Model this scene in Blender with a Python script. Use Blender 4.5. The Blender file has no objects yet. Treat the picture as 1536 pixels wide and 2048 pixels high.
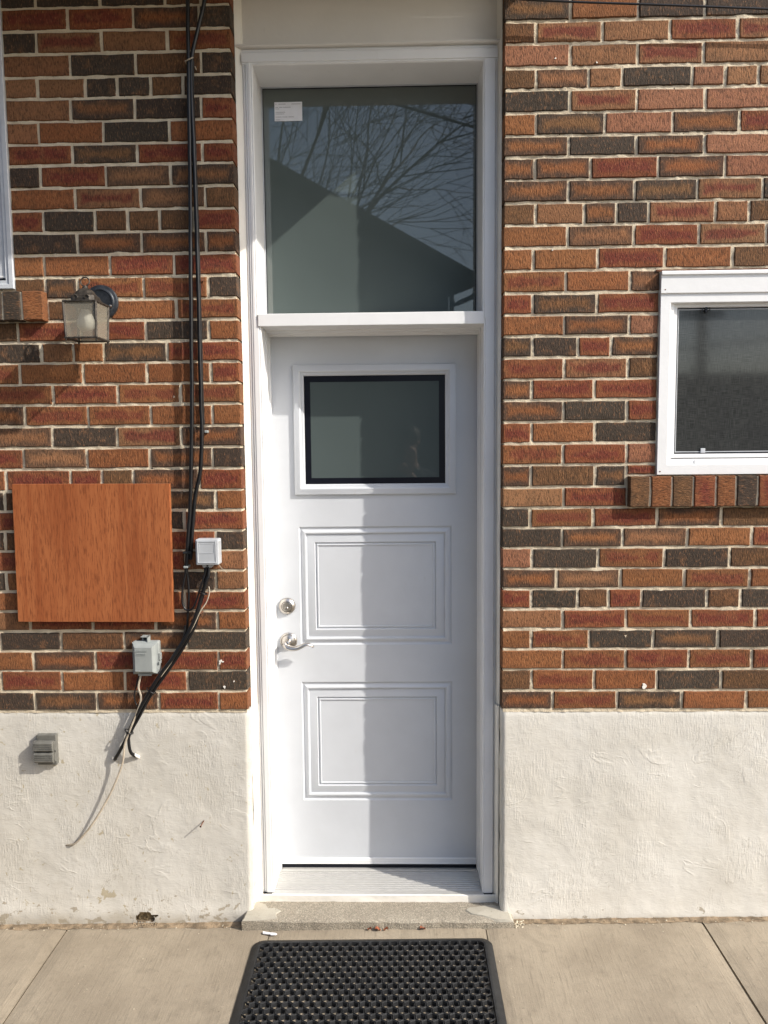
import bpy, bmesh, math, random
from mathutils import Vector, Matrix
from mathutils import noise as mn

scene = bpy.context.scene
col = scene.collection
rnd = random.Random(7)

# ------------------------------------------------------------------ camera
cd = bpy.data.cameras.new('camera')
cam = bpy.data.objects.new('camera', cd)
col.objects.link(cam)
RIGHT_V = (0.999748, 0.020390, -0.009377)
FWD_V = (-0.021149, 0.995755, -0.089585)
UP_V = (0.007511, 0.089761, 0.995935)
CAM = (0.0239, -2.7249, 1.7689)
m = Matrix.Identity(4)
for i in range(3):
    m[i][0] = RIGHT_V[i]; m[i][1] = UP_V[i]; m[i][2] = -FWD_V[i]; m[i][3] = CAM[i]
cam.matrix_world = m
cd.sensor_fit = 'VERTICAL'
cd.sensor_height = 36.0
cd.sensor_width = 27.0
cd.lens = 26.855
cd.clip_start = 0.02
cd.clip_end = 400
scene.camera = cam

# ------------------------------------------------------------------ sky, sun, exposure
SUN = Vector((2.18, -1.0, 1.80)).normalized()      # towards the sun
world = bpy.data.worlds.new('World'); scene.world = world
world.use_nodes = True
wn = world.node_tree
wn.nodes.clear()
sky = wn.nodes.new('ShaderNodeTexSky'); sky.sky_type = 'NISHITA'
sky.sun_disc = False
sky.sun_elevation = math.asin(SUN.z)
sky.sun_rotation = math.atan2(SUN.x, SUN.y)
sky.air_density = 1.0; sky.dust_density = 2.0; sky.ozone_density = 1.0
bg = wn.nodes.new('ShaderNodeBackground'); bg.inputs['Strength'].default_value = 0.14
wo = wn.nodes.new('ShaderNodeOutputWorld')
wn.links.new(sky.outputs[0], bg.inputs[0]); wn.links.new(bg.outputs[0], wo.inputs[0])
sl = bpy.data.lights.new('sun', 'SUN'); sl.energy = 3.1; sl.angle = math.radians(0.5); sl.color = (1.0, 0.945, 0.86)
so = bpy.data.objects.new('sun', sl); col.objects.link(so)
so.rotation_euler = SUN.to_track_quat('Z', 'Y').to_euler(); so.location = (6, -3, 6)
vs = scene.view_settings
vs.view_transform = 'Standard'; vs.look = 'None'; vs.gamma = 1.0; vs.use_curve_mapping = False
vs.exposure = 0.84

# ------------------------------------------------------------------ helpers
def tag(o, label=None, cat=None, group=None, kind=None):
    if label: o['label'] = label
    if cat: o['category'] = cat
    if group: o['group'] = group
    if kind: o['kind'] = kind
    return o

def thing(name, loc, label, cat, group=None):
    o = bpy.data.objects.new(name, None); col.objects.link(o)
    o.location = loc; o.empty_display_size = 0.05
    return tag(o, label, cat, group)

def link_part(o, parent):
    o.parent = parent
    if parent.type == 'EMPTY':
        o.matrix_parent_inverse = Matrix.Translation(-Vector(parent.location))

class MB:
    def __init__(s): s.v = []; s.f = []
    def add(s, vs_, fs_):
        n = len(s.v); s.v += [tuple(p) for p in vs_]; s.f += [tuple(i + n for i in f) for f in fs_]
        return s
    def box(s, x0, x1, y0, y1, z0, z1):
        return s.add([(x0,y0,z0),(x1,y0,z0),(x1,y1,z0),(x0,y1,z0),(x0,y0,z1),(x1,y0,z1),(x1,y1,z1),(x0,y1,z1)],
                     [(0,3,2,1),(4,5,6,7),(0,1,5,4),(1,2,6,5),(2,3,7,6),(3,0,4,7)])
    def tube(s, pts, r, n=8, ry=None):
        pts = [Vector(p) for p in pts]; rs = r if isinstance(r, (list, tuple)) else [r]*len(pts)
        base = len(s.v); prev = None
        for i, p in enumerate(pts):
            t = (pts[min(i+1, len(pts)-1)] - pts[max(i-1, 0)]).normalized()
            if prev is None:
                a = Vector((0,1,0)) if abs(t.y) < .9 else Vector((1,0,0))
                u = t.cross(a).normalized()
            else:
                u = (prev - t*prev.dot(t)).normalized()
            prev = u; w = t.cross(u)
            for k in range(n):
                a = 2*math.pi*k/n
                s.v.append(tuple(p + u*math.cos(a)*rs[i] + w*math.sin(a)*rs[i]))
        for i in range(len(pts)-1):
            for k in range(n):
                a = base+i*n+k; b = base+i*n+(k+1) % n
                s.f.append((a, b, b+n, a+n))
        s.f.append(tuple(base+k for k in reversed(range(n))))
        s.f.append(tuple(base+(len(pts)-1)*n+k for k in range(n)))
        return s
    def lathe(s, prof, o, axis='y-', n=32):
        base = len(s.v); o = Vector(o)
        for r, h in prof:
            for k in range(n):
                a = 2*math.pi*k/n; c, d = math.cos(a)*r, math.sin(a)*r
                if axis == 'y-': p = (o.x+c, o.y-h, o.z+d)
                elif axis == 'z': p = (o.x+c, o.y+d, o.z+h)
                s.v.append(p)
        for i in range(len(prof)-1):
            for k in range(n):
                a = base+i*n+k; b = base+i*n+(k+1) % n
                s.f.append((a, b, b+n, a+n))
        s.f.append(tuple(base+k for k in reversed(range(n))))
        s.f.append(tuple(base+(len(prof)-1)*n+k for k in range(n)))
        return s
    def prism(s, poly, y0, y1):
        n = len(poly)
        return s.add([(x,y0,z) for x,z in poly]+[(x,y1,z) for x,z in poly],
                     [tuple(range(n)), tuple(reversed(range(n,2*n)))]+[(i,(i+1)%n,(i+1)%n+n,i+n) for i in range(n)])
    def sweep_z(s, poly, z0, z1):
        """a profile in plan (x, y) drawn up from z0 to z1"""
        n = len(poly)
        return s.add([(x,y,z0) for x,y in poly]+[(x,y,z1) for x,y in poly],
                     [tuple(range(n)), tuple(reversed(range(n,2*n)))]+[(i,(i+1)%n,(i+1)%n+n,i+n) for i in range(n)])
    def sweep_x(s, poly, x0, x1):
        n = len(poly)
        return s.add([(x0,y,z) for y,z in poly]+[(x1,y,z) for y,z in poly],
                     [tuple(range(n)), tuple(reversed(range(n,2*n)))]+[(i,(i+1)%n,(i+1)%n+n,i+n) for i in range(n)])
    def rings(s, x0, x1, z0, z1, prof, y, fill=True):
        """nested rectangles: prof = [(inset, y offset)], joined by quads, the last one filled"""
        base = len(s.v)
        for d, h in prof:
            s.v += [(x0+d,y+h,z0+d),(x1-d,y+h,z0+d),(x1-d,y+h,z1-d),(x0+d,y+h,z1-d)]
        for i in range(len(prof)-1):
            for k in range(4):
                a = base+i*4+k; b = base+i*4+(k+1) % 4
                s.f.append((a, b, b+4, a+4))
        if fill:
            a = base+(len(prof)-1)*4; s.f.append((a, a+1, a+2, a+3))
        return s
    def build(s, name, mat, parent=None, smooth=None, bevel=0, seg=2, fix=True, origin=True):
        v = s.v; off = Vector((0,0,0))
        if parent is None and origin:
            xs = [p[0] for p in v]; ys = [p[1] for p in v]; zs = [p[2] for p in v]
            off = Vector(((min(xs)+max(xs))/2, (min(ys)+max(ys))/2, min(zs)))
            v = [(p[0]-off.x, p[1]-off.y, p[2]-off.z) for p in v]
        me = bpy.data.meshes.new(name); me.from_pydata(v, [], s.f)
        if bevel or fix:
            bm = bmesh.new(); bm.from_mesh(me)
            if fix: bmesh.ops.recalc_face_normals(bm, faces=bm.faces)
            if bevel:
                es = [e for e in bm.edges if len(e.link_faces) == 2 and e.calc_face_angle(0) > .5]
                bmesh.ops.bevel(bm, geom=es, offset=bevel, segments=seg, affect='EDGES', profile=.5, clamp_overlap=True)
            bm.to_mesh(me); bm.free()
        if smooth is not None:
            me.polygons.foreach_set('use_smooth', [True]*len(me.polygons))
            me.set_sharp_from_angle(angle=math.radians(smooth))
        me.materials.append(mat)
        o = bpy.data.objects.new(name, me); col.objects.link(o); o.location = off
        if parent: link_part(o, parent)
        return o

def grid(fn, us, vs_):
    """mesh builder from a function (u, v) -> point or None"""
    mb = MB(); idx = {}
    for i, u in enumerate(us):
        for j, w in enumerate(vs_):
            idx[i, j] = len(mb.v); mb.v.append(tuple(fn(u, w)))
    for i in range(len(us)-1):
        for j in range(len(vs_)-1):
            mb.f.append((idx[i,j], idx[i+1,j], idx[i+1,j+1], idx[i,j+1]))
    return mb
def lin(a, b, step):
    n = max(1, int(round((b-a)/step))); return [a+(b-a)*i/n for i in range(n+1)]
def smooth_path(pts, k=6):
    P = [Vector(p) for p in pts]; out = []
    for i in range(len(P)-1):
        p0 = P[max(i-1,0)]; p1 = P[i]; p2 = P[i+1]; p3 = P[min(i+2,len(P)-1)]
        for j in range(k):
            t = j/k
            out.append(.5*((2*p1)+(p2-p0)*t+(2*p0-5*p1+4*p2-p3)*t*t+(3*p1-p0-3*p2+p3)*t**3))
    out.append(P[-1]); return out

# ------------------------------------------------------------------ materials
class NT:
    def __init__(s, name):
        s.m = bpy.data.materials.new(name); s.m.use_nodes = True; s.t = s.m.node_tree; s.t.nodes.clear()
        s.out = s.n('ShaderNodeOutputMaterial'); s.b = s.n('ShaderNodeBsdfPrincipled')
        s.l(s.b.outputs[0], s.out.inputs[0])
    def n(s, typ, **kw):
        x = s.t.nodes.new(typ)
        for k, v in kw.items(): setattr(x, k, v)
        return x
    def l(s, a, b): s.t.links.new(a, b)
    def val(s, sock, v):
        if hasattr(v, 'links') or hasattr(v, 'is_output'): s.l(v, sock)
        else: sock.default_value = v
    def math(s, op, a, b=0.0, c=0.0, clamp=False):
        x = s.n('ShaderNodeMath', operation=op, use_clamp=clamp)
        s.val(x.inputs[0], a); s.val(x.inputs[1], b); s.val(x.inputs[2], c); return x.outputs[0]
    def mix(s, f, a, b, blend='MIX'):
        x = s.n('ShaderNodeMix', data_type='RGBA', blend_type=blend)
        s.val(x.inputs[0], f)
        for i, v in ((6, a), (7, b)):
            s.val(x.inputs[i], v if hasattr(v, 'is_output') else (*v, 1.0)[:4])
        return x.outputs[2]
    def ramp(s, f, a, b, lo=0.0, hi=1.0):
        x = s.n('ShaderNodeMapRange', interpolation_type='SMOOTHSTEP')
        s.val(x.inputs[0], f); x.inputs[1].default_value = a; x.inputs[2].default_value = b
        x.inputs[3].default_value = lo; x.inputs[4].default_value = hi; return x.outputs[0]
    def pos(s, sc=(1,1,1), off=None):
        g = s.n('ShaderNodeNewGeometry').outputs['Position']
        x = s.n('ShaderNodeVectorMath', operation='MULTIPLY'); s.l(g, x.inputs[0]); x.inputs[1].default_value = sc
        r = x.outputs[0]
        if off is not None:
            y = s.n('ShaderNodeVectorMath', operation='ADD'); s.l(r, y.inputs[0]); s.l(off, y.inputs[1]); r = y.outputs[0]
        return r
    def noise(s, vec, scale=1.0, detail=3.0, rough=.55, dist=0.0):
        x = s.n('ShaderNodeTexNoise'); s.l(vec, x.inputs['Vector'])
        x.inputs['Scale'].default_value = scale; x.inputs['Detail'].default_value = detail
        x.inputs['Roughness'].default_value = rough; x.inputs['Distortion'].default_value = dist
        return x.outputs['Fac']
    def bump(s, h, dist, strength=1.0, nrm=None):
        x = s.n('ShaderNodeBump'); x.inputs['Strength'].default_value = strength; x.inputs['Distance'].default_value = dist
        s.l(h, x.inputs['Height'])
        if nrm is not None: s.l(nrm, x.inputs['Normal'])
        return x.outputs[0]
    def done(s, color=None, rough=.6, normal=None, metal=0.0, spec=.5):
        if color is not None: s.val(s.b.inputs['Base Color'], color if hasattr(color, 'is_output') else (*color, 1.0)[:4])
        s.val(s.b.inputs['Roughness'], rough); s.val(s.b.inputs['Metallic'], metal)
        s.b.inputs['Specular IOR Level'].default_value = spec
        if normal is not None: s.l(normal, s.b.inputs['Normal'])
        return s.m

def plain(name, c, rough=.5, metal=0., var=.12, scale=30., bump=.0003, bscale=300., spec=.5):
    t = NT(name); n = t.noise(t.pos(), scale, 4)
    a = tuple(x*(1-var) for x in c); b = tuple(min(1, x*(1+var)) for x in c)
    cc = t.mix(t.ramp(n, .3, .7), a, b)
    nb = t.bump(t.noise(t.pos(), bscale, 3), bump) if bump else None
    return t.done(cc, rough, nb, metal, spec)

def brick_material(name, axis):
    t = NT(name)
    oi = t.n('ShaderNodeObjectInfo')
    rv = t.n('ShaderNodeCombineXYZ')
    r1 = t.math('MULTIPLY', oi.outputs['Random'], 91.7)
    t.l(r1, rv.inputs[0]); t.l(r1, rv.inputs[2]); t.l(t.math('MULTIPLY', oi.outputs['Random'], 37.1), rv.inputs[1])
    g = t.n('ShaderNodeTexCoord').outputs['Generated']
    sx = t.n('ShaderNodeSeparateXYZ'); t.l(g, sx.inputs[0])
    gx, gz = sx.outputs[0], sx.outputs[2]
    ex = t.math('MULTIPLY', t.math('MINIMUM', gx, t.math('SUBTRACT', 1.0, gx)), 3.0 if axis == 'z' else 1.0)
    ez = t.math('MULTIPLY', t.math('MINIMUM', gz, t.math('SUBTRACT', 1.0, gz)), 1.0 if axis == 'z' else 1.6)
    e = t.math('MINIMUM', ex, ez)
    wob = t.noise(t.pos((1,1,1), rv.outputs[0]), 14, 3)
    e2 = t.math('ADD', e, t.math('MULTIPLY', t.math('SUBTRACT', wob, .5), .55))
    inner = t.ramp(e2, .02, .30)
    heart = t.ramp(t.math('ADD', e2, t.math('MULTIPLY', t.math('SUBTRACT', t.noise(t.pos((1,1,1.6), rv.outputs[0]), 9, 2), .5), .5)), .14, .40)
    al = oi.outputs['Alpha']
    flash = t.math('MULTIPLY', al, 2.2, clamp=True)
    isb = t.math('GREATER_THAN', al, .5)
    flash = t.math('MULTIPLY', flash, t.math('SUBTRACT', 1.0, isb))
    burn = t.math('MULTIPLY', t.math('SUBTRACT', al, .55), 2.2, clamp=True)
    base = oi.outputs['Color']
    # flashed red heart, burnt dark margin
    c = t.mix(t.math('MULTIPLY', t.math('MULTIPLY', flash, heart), .9), base, (.150, .030, .022))
    edge = t.math('SUBTRACT', 1.0, inner)
    wide = t.math('SUBTRACT', 1.0, t.ramp(e2, .10, .50))
    c = t.mix(t.math('MULTIPLY', edge, .20), c, (.050, .040, .030))
    c = t.mix(t.math('MULTIPLY', wide, t.math('MULTIPLY', burn, .9)), c, (.050, .040, .032))
    # broad clouding
    cl = t.noise(t.pos((1,1,1), rv.outputs[0]), 22, 4, .6)
    c = t.mix(t.ramp(cl, .52, .80, 0, .45), c, (.055, .038, .024))
    c = t.mix(t.ramp(cl, .26, .46, .30, 0), c, (.36, .165, .07))
    # wire cut streaks and speckle
    st = (270, 270, 80) if axis == 'z' else (80, 270, 270)
    s1 = t.noise(t.pos(st, rv.outputs[0]), 1.0, 3, .6, .15)
    s2 = t.noise(t.pos((620, 620, 420), rv.outputs[0]), 1.0, 2, .6)
    c = t.mix(t.ramp(s1, .48, .68, 0, .66), c, (.030, .019, .012))
    c = t.mix(t.ramp(s1, .28, .44, .42, 0), c, (.44, .205, .09))
    c = t.mix(t.ramp(s2, .62, .75, 0, .45), c, (.030, .02, .014))
    # lime bloom and mortar flecks
    fl = t.noise(t.pos((1,1,.7), rv.outputs[0]), 60, 5, .7)
    c = t.mix(t.ramp(fl, .735, .77, 0, .55), c, (.55, .48, .38))
    h = t.math('ADD', t.math('MULTIPLY', s1, -1.0), t.math('MULTIPLY', s2, -.35))
    nb = t.bump(h, .0034, .9)
    return t.done(c, .88, nb, 0, .25)

M = {}
M['brick'] = brick_material('rug_faced_brick', 'z')
M['brick_sill'] = brick_material('sill_brick', 'x')

def mortar_material():
    t = NT('mortar'); a = t.noise(t.pos(), 18, 5, .6); b = t.noise(t.pos(), 260, 4, .6)
    c = t.mix(t.ramp(a, .3, .7), (.57, .475, .34), (.71, .615, .46))
    c = t.mix(t.ramp(b, .56, .74, 0, .6), c, (.30, .235, .16))
    p = t.noise(t.pos(), 70, 2, .5); c = t.mix(t.ramp(p, .74, .77, 0, .9), c, (.03, .022, .015))
    return t.done(c, .95, t.bump(b, .0022), 0, .2)
M['mortar'] = mortar_material()

def stucco_material(name, k, flake):
    t = NT(name)
    z = t.n('ShaderNodeSeparateXYZ'); t.l(t.n('ShaderNodeNewGeometry').outputs['Position'], z.inputs[0]); pz = z.outputs[2]
    a = t.noise(t.pos(), 3.2, 5, .6); b = t.noise(t.pos(), 13, 5, .62, .3)
    c = t.mix(t.ramp(a, .32, .68), tuple(x*k for x in (.575, .545, .48)), tuple(x*k for x in (.655, .63, .57)))
    c = t.mix(t.ramp(b, .55, .75, 0, .16), c, (.50, .455, .39))
    # paint flaked off near the pavement
    fl = t.noise(t.pos((1,1,1.5)), 26, 5, .62)
    low = t.ramp(pz, .01, .15, .135+flake, -.08)
    c = t.mix(t.ramp(t.math('ADD', fl, low), .70, .715, 0, .85), c, (.33, .285, .215))
    if flake == 0.0:                       # a cluster of flakes above the break in the plaster
        pxx = z.outputs[0]
        cx = t.math('SUBTRACT', 1.0, t.math('ABSOLUTE', t.math('DIVIDE', t.math('ADD', pxx, 1.09), .11)), clamp=True)
        cz = t.math('SUBTRACT', 1.0, t.math('ABSOLUTE', t.math('DIVIDE', t.math('SUBTRACT', pz, .082), .04)), clamp=True)
        fl2 = t.noise(t.pos((1,1,.8)), 44, 5, .6, .6)
        cl = t.math('ADD', fl2, t.math('MULTIPLY', t.math('MULTIPLY', cx, cz), .24))
        c = t.mix(t.ramp(cl, .655, .67, 0, .9), c, (.40, .345, .24))
    grime = t.math('ADD', t.noise(t.pos((1,1,2)), 9, 4), t.ramp(pz, -.04, .07, .30, -.2))
    c = t.mix(t.ramp(grime, .55, .85, 0, .45), c, (.40, .35, .26))
    n1 = t.noise(t.pos((1,1,1.4)), 5.5, 3, .55, 1.4)
    ridge = t.math('MULTIPLY', t.ramp(t.math('ABSOLUTE', t.math('SUBTRACT', n1, .5)), 0, .055, 1, 0), t.ramp(t.noise(t.pos(), 6.0, 2), .50, .68))
    lump = t.noise(t.pos((1,1,1.3)), 10, 4, .5, .5)
    n2 = t.noise(t.pos((1.6,1,1)), 4.0, 6, .68, .6)
    crack = t.math('MULTIPLY', t.ramp(t.math('ABSOLUTE', t.math('SUBTRACT', n2, .5)), 0, .0055, 1, 0), t.ramp(t.noise(t.pos(), 2.6, 2), .54, .58))
    c = t.mix(t.math('MULTIPLY', crack, .55), c, (.27, .24, .19))
    s = t.noise(t.pos((170, 60, 34)), 1.0, 4, .6, .3); s2 = t.noise(t.pos((40, 60, 120)), 1.0, 3, .6, .8)
    w = t.noise(t.pos(), 24, 5, .65, .7)
    msk = t.ramp(t.noise(t.pos(), 5.0, 3), .40, .62)
    h = t.math('ADD', t.math('MULTIPLY', t.math('MULTIPLY', s, msk), .6), t.math('ADD', t.math('MULTIPLY', w, .22), t.math('MULTIPLY', s2, .30)))
    h = t.math('ADD', h, t.math('ADD', t.math('MULTIPLY', ridge, .26), t.math('MULTIPLY', lump, .75)))
    return t.done(c, .82, t.bump(h, .0034, .85), 0, .3)
M['stucco'] = stucco_material('painted_stucco', 1.0, -.055)
M['stucco_grey'] = stucco_material('darker_flaking_stucco', .90, 0.0)  # left plinth: stucco colour scaled darker overall, with more flaking paint

def concrete_material(name, c1, c2, broom=0.0, agg=0.0):
    t = NT(name)
    a = t.noise(t.pos(), 2.6, 6, .62); b = t.noise(t.pos(), 38, 5, .65); f = t.noise(t.pos(), 330, 3, .6)
    c = t.mix(t.ramp(a, .33, .67), c1, c2)
    c = t.mix(t.ramp(b, .5, .78, 0, .35), c, tuple(x*.62 for x in c1))
    st = t.noise(t.pos((1,1,1)), 5.5, 4, .6, .5)
    c = t.mix(t.ramp(st, .56, .70, 0, .30), c, tuple(x*.6 for x in c1))
    pit = t.noise(t.pos(), 95, 3, .6)
    c = t.mix(t.ramp(pit, .70, .74, 0, .7), c, tuple(x*.35 for x in c1))
    c = t.mix(t.ramp(pit, .25, .29, .6, 0), c, tuple(min(1, x*1.7) for x in c2))
    c = t.mix(t.ramp(f, .60, .72, 0, .45), c, tuple(x*.45 for x in c1))
    c = t.mix(t.ramp(f, .30, .38, .35, 0), c, tuple(min(1, x*1.5) for x in c2))
    h = t.math('ADD', t.math('MULTIPLY', f, .5), b)
    if broom:
        br = t.noise(t.pos((150, 7, 1)), 1.0, 3, .6)
        c = t.mix(t.ramp(br, .58, .68, 0, .30*broom), c, tuple(x*.5 for x in c1))
        h = t.math('ADD', h, t.math('MULTIPLY', br, .7*broom))
    if agg:
        v = t.n('ShaderNodeTexVoronoi'); t.l(t.pos(), v.inputs['Vector']); v.inputs['Scale'].default_value = 240
        c = t.mix(t.math('MULTIPLY', t.ramp(v.outputs['Distance'], .35, .62), .42*agg), c, tuple(x*.4 for x in c1))
        cc = t.n('ShaderNodeSeparateColor'); t.l(v.outputs['Color'], cc.inputs[0])
        c = t.mix(t.ramp(cc.outputs[0], .72, .9, 0, .32*agg), c, tuple(min(1, x*1.6) for x in c2))
        h = t.math('SUBTRACT', h, t.math('MULTIPLY', v.outputs['Distance'], 1.5*agg))
    return t.done(c, .9, t.bump(h, .0016), 0, .3)
M['pavement'] = concrete_material('pavement_concrete', (.245, .204, .150), (.325, .275, .205), broom=1.0)
M['step'] = concrete_material('doorstep_concrete', (.30, .262, .205), (.38, .34, .27), agg=1.0)
M['cement'] = concrete_material('cement_patch', (.36, .33, .27), (.44, .41, .34))
M['joint'] = plain('joint_dirt', (.10, .07, .045), .95, var=.4, scale=60, bump=.002, bscale=250)
M['rubble'] = plain('bared_masonry', (.26, .19, .10), .95, var=.5, scale=60, bump=.003, bscale=260)
M['dirt'] = plain('gutter_dirt', (.215, .160, .102), .95, var=.45, scale=35, bump=.003, bscale=260)

def white_paint(name, c, rough=.35, wob=.0004):
    t = NT(name); n = t.noise(t.pos(), 6, 4)
    cc = t.mix(t.ramp(n, .3, .7), tuple(x*.95 for x in c), c)
    d = t.noise(t.pos((1,1,.4)), 30, 5, .65)
    cc = t.mix(t.ramp(d, .62, .8, 0, .22), cc, (.46, .43, .38))
    return t.done(cc, rough, t.bump(t.noise(t.pos(), 45, 4), wob), 0, .45)
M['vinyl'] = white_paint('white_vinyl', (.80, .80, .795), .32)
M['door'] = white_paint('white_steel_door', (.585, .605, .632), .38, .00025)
M['caulk'] = white_paint('white_caulk', (.80, .77, .70), .55, .002)
M['capping'] = white_paint('painted_capping', (.74, .71, .66), .5, .0006)
M['black'] = plain('black_gasket', (.006, .007, .012), .35, spec=.3)
M['rubber'] = plain('black_rubber', (.016, .0165, .0175), .5, var=.35, scale=40, bump=.0005, spec=.35)
M['cable'] = plain('black_cable', (.008, .008, .009), .34, var=.3, bump=0, spec=.4)
M['wire'] = plain('beige_wire', (.42, .36, .28), .5)
M['nickel'] = plain('satin_nickel', (.50, .47, .43), .30, 1.0, var=.06, bump=.0001)
M['keyway'] = plain('dark_keyway', (.02, .018, .015), .5)
M['alu'] = plain('mill_aluminium', (.50, .49, .465), .40, .3, var=.04, scale=40, bump=0)
M['grey_box'] = plain('grey_plastic', (.28, .30, .29), .5, var=.06)
M['pale_box'] = plain('pale_plastic', (.42, .44, .46), .5, var=.05)
M['outlet'] = plain('weathered_grey_plastic', (.125, .122, .108), .6, var=.2)
M['bronze'] = plain('weathered_bronze', (.052, .044, .036), .55, .45, var=.5, scale=70, bump=.0008)
M['plate'] = plain('blackened_plate', (.030, .034, .040), .42, .4, var=.4, scale=60)
M['rust'] = plain('rusty_steel', (.10, .038, .018), .9, var=.5, scale=50, bump=.001)
M['paper'] = plain('paper', (.74, .74, .77), .6, var=.03)
M['print'] = plain('printed_ink', (.30, .29, .32), .7)
M['fascia'] = plain('painted_fascia', (.66, .63, .57), .6)
M['leaf'] = plain('dry_leaf', (.22, .065, .025), .8, var=.4, scale=80)
M['straw'] = plain('pale_debris', (.50, .44, .33), .8, var=.3, scale=80)
M['bulb'] = plain('frosted_bulb', (.68, .67, .62), .45, var=.05)
M['sash'] = plain('pale_window_panel', (.52, .54, .57), .35, var=.05)

def wood_material():
    t = NT('cherry_laminate')
    a = t.noise(t.pos((34, 5, 2.2)), 1.0, 6, .65, .8); b = t.noise(t.pos((260, 40, 22)), 1.0, 4, .65); d = t.noise(t.pos((7, 5, .8)), 1.0, 3)
    c = t.mix(t.ramp(a, .35, .66), (.35, .118, .043), (.265, .076, .026))
    c = t.mix(t.ramp(d, .4, .7, 0, .5), c, (.41, .140, .050))
    c = t.mix(t.ramp(b, .48, .64, 0, .75), c, (.15, .040, .014))
    return t.done(c, .42, t.bump(b, .0002), 0, .4)
M['wood'] = wood_material()

def pane_material(name, c, rough=.015, spec=1.0):
    t = NT(name); n = t.noise(t.pos(), 2.0, 3)
    cc = t.mix(t.ramp(n, .3, .7), tuple(x*.93 for x in c), c)
    t.b.inputs['Specular Tint'].default_value = (1.0, .95, .88, 1)
    return t.done(cc, rough, None, 0, spec)
M['pane'] = pane_material('obscure_glazing', (.084, .104, .100))
M['frost'] = pane_material('frosted_glazing', (.078, .098, .096), .02, .55)

def screen_material():
    t = NT('insect_screen')
    a = t.noise(t.pos((900, 1, 26)), 1.0, 3, .6); b = t.noise(t.pos((26, 1, 900)), 1.0, 3, .6); k = t.noise(t.pos(), 9, 3)
    w = t.math('MULTIPLY', t.math('ADD', a, b), .5)
    c = t.mix(t.ramp(w, .36, .64), (.018, .019, .019), (.066, .068, .065))
    c = t.mix(t.ramp(k, .4, .7, 0, .3), c, (.03, .03, .03))
    return t.done(c, .06, None, 0, .55)
M['screen'] = screen_material()

def clear_glass(name, tint, dirt):
    t = NT(name)
    tr = t.n('ShaderNodeBsdfTransparent'); tr.inputs[0].default_value = (*tint, 1)
    mx = t.n('ShaderNodeMixShader'); t.done(dirt, .12)
    mx.inputs[0].default_value = .48
    t.l(tr.outputs[0], mx.inputs[1]); t.l(t.b.outputs[0], mx.inputs[2]); t.l(mx.outputs[0], t.out.inputs[0])
    return t.m
M['lamp_glass'] = clear_glass('dusty_lamp_glass', (.92, .92, .88), (.34, .31, .25))
M['house_wall'] = plain('dark_siding', (.085, .085, .085), .85)
M['roofing'] = plain('asphalt_shingle', (.05, .048, .046), .95)
M['bark'] = plain('grey_bark', (.06, .05, .043), .95)
M['timber'] = plain('pole_timber', (.07, .055, .042), .95)
M['earth'] = plain('far_ground', (.17, .15, .12), .95, var=.3, scale=3)
M['skin'] = plain('skin', (.34, .21, .16), .55, var=.06)
M['jacket'] = plain('dark_jacket', (.035, .04, .05), .85)
M['jeans'] = plain('jeans', (.045, .06, .10), .9)
M['hair'] = plain('dark_hair', (.02, .016, .013), .6)
M['shoe'] = plain('shoe_leather', (.03, .028, .026), .6)
M['phone'] = plain('phone_case', (.012, .012, .014), .3)

# ------------------------------------------------------------------ dimensions (metres)
XL, XR = -0.5408, 0.3886           # brick edges of the door opening
SLOPE = 0.0157                     # the pavement falls gently to the left
def gz(x): return -0.009 + SLOPE*x
TOPZ = 3.62

# ------------------------------------------------------------------ ground, pavement
g = MB().add([(-60,-60,gz(-60)*0-.12),(60,-60,-.12),(60,3,-.12),(-60,3,-.12)], [(0,1,2,3)]).build('ground', M['earth'], fix=False)
tag(g, kind='structure')
pv = grid(lambda x, y: (x, y, gz(x)-.012), lin(-3.4, 3.4, .4), lin(-1.6, .02, .4)).build('pavement', M['joint'], fix=True)
tag(pv, kind='structure')
joints = [-3.6, -2.815, -2.025, -1.234, -.4668, .3272, 1.1229, 1.915, 2.705, 3.5]
for i in range(len(joints)-1):
    x0, x1 = joints[i]+(.0011 if i in (4, 5) else .003), joints[i+1]-(.0011 if i in (3, 4) else .003)
    for (y0, y1) in ((-.945, -.022), (-1.6, -.952)):
        us = lin(x0, x1, .04); vv = lin(y0, y1, .04); lift = rnd.uniform(-.0012, .0012)
        def top(x, y, x0=x0, x1=x1, y0=y0, y1=y1, lift=lift):
            d = min(x-x0, x1-x, y-y0, y1-y)
            return (x, y, gz(x)+lift+.0012*mn.noise((x*6, y*6, 3))-(.004 if d < .001 else 0))
        mb = grid(top, us, vv)
        n = len(mb.v)
        mb.add([(x0,y0,gz(x0)-.03),(x1,y0,gz(x1)-.03),(x1,y1,gz(x1)-.03),(x0,y1,gz(x0)-.03),
                (x0,y0,gz(x0)-.004),(x1,y0,gz(x1)-.004),(x1,y1,gz(x1)-.004),(x0,y1,gz(x0)-.004)],
               [(0,1,5,4),(1,2,6,5),(2,3,7,6),(3,0,4,7)])
        s = mb.build('paving_slab', M['pavement'], fix=False, origin=False); s.parent = pv
        s.matrix_parent_inverse = Matrix.Translation(-Vector(pv.location))

# ------------------------------------------------------------------ bricks
ZL = [0.7937, 0.8661, 0.944, 1.019, 1.0934, 1.1677, 1.2418, 1.3144, 1.3898, 1.462, 1.5352, 1.6079, 1.686, 1.7634, 1.8382, 1.9157, 1.9876,
      2.0628, 2.1366, 2.2096, 2.2836, 2.3612, 2.4372, 2.5141, 2.5893, 2.6644, 2.7394, 2.811, 2.8866, 2.9618, 3.0333, 3.1101, 3.1842, 3.259, 3.334]
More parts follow.
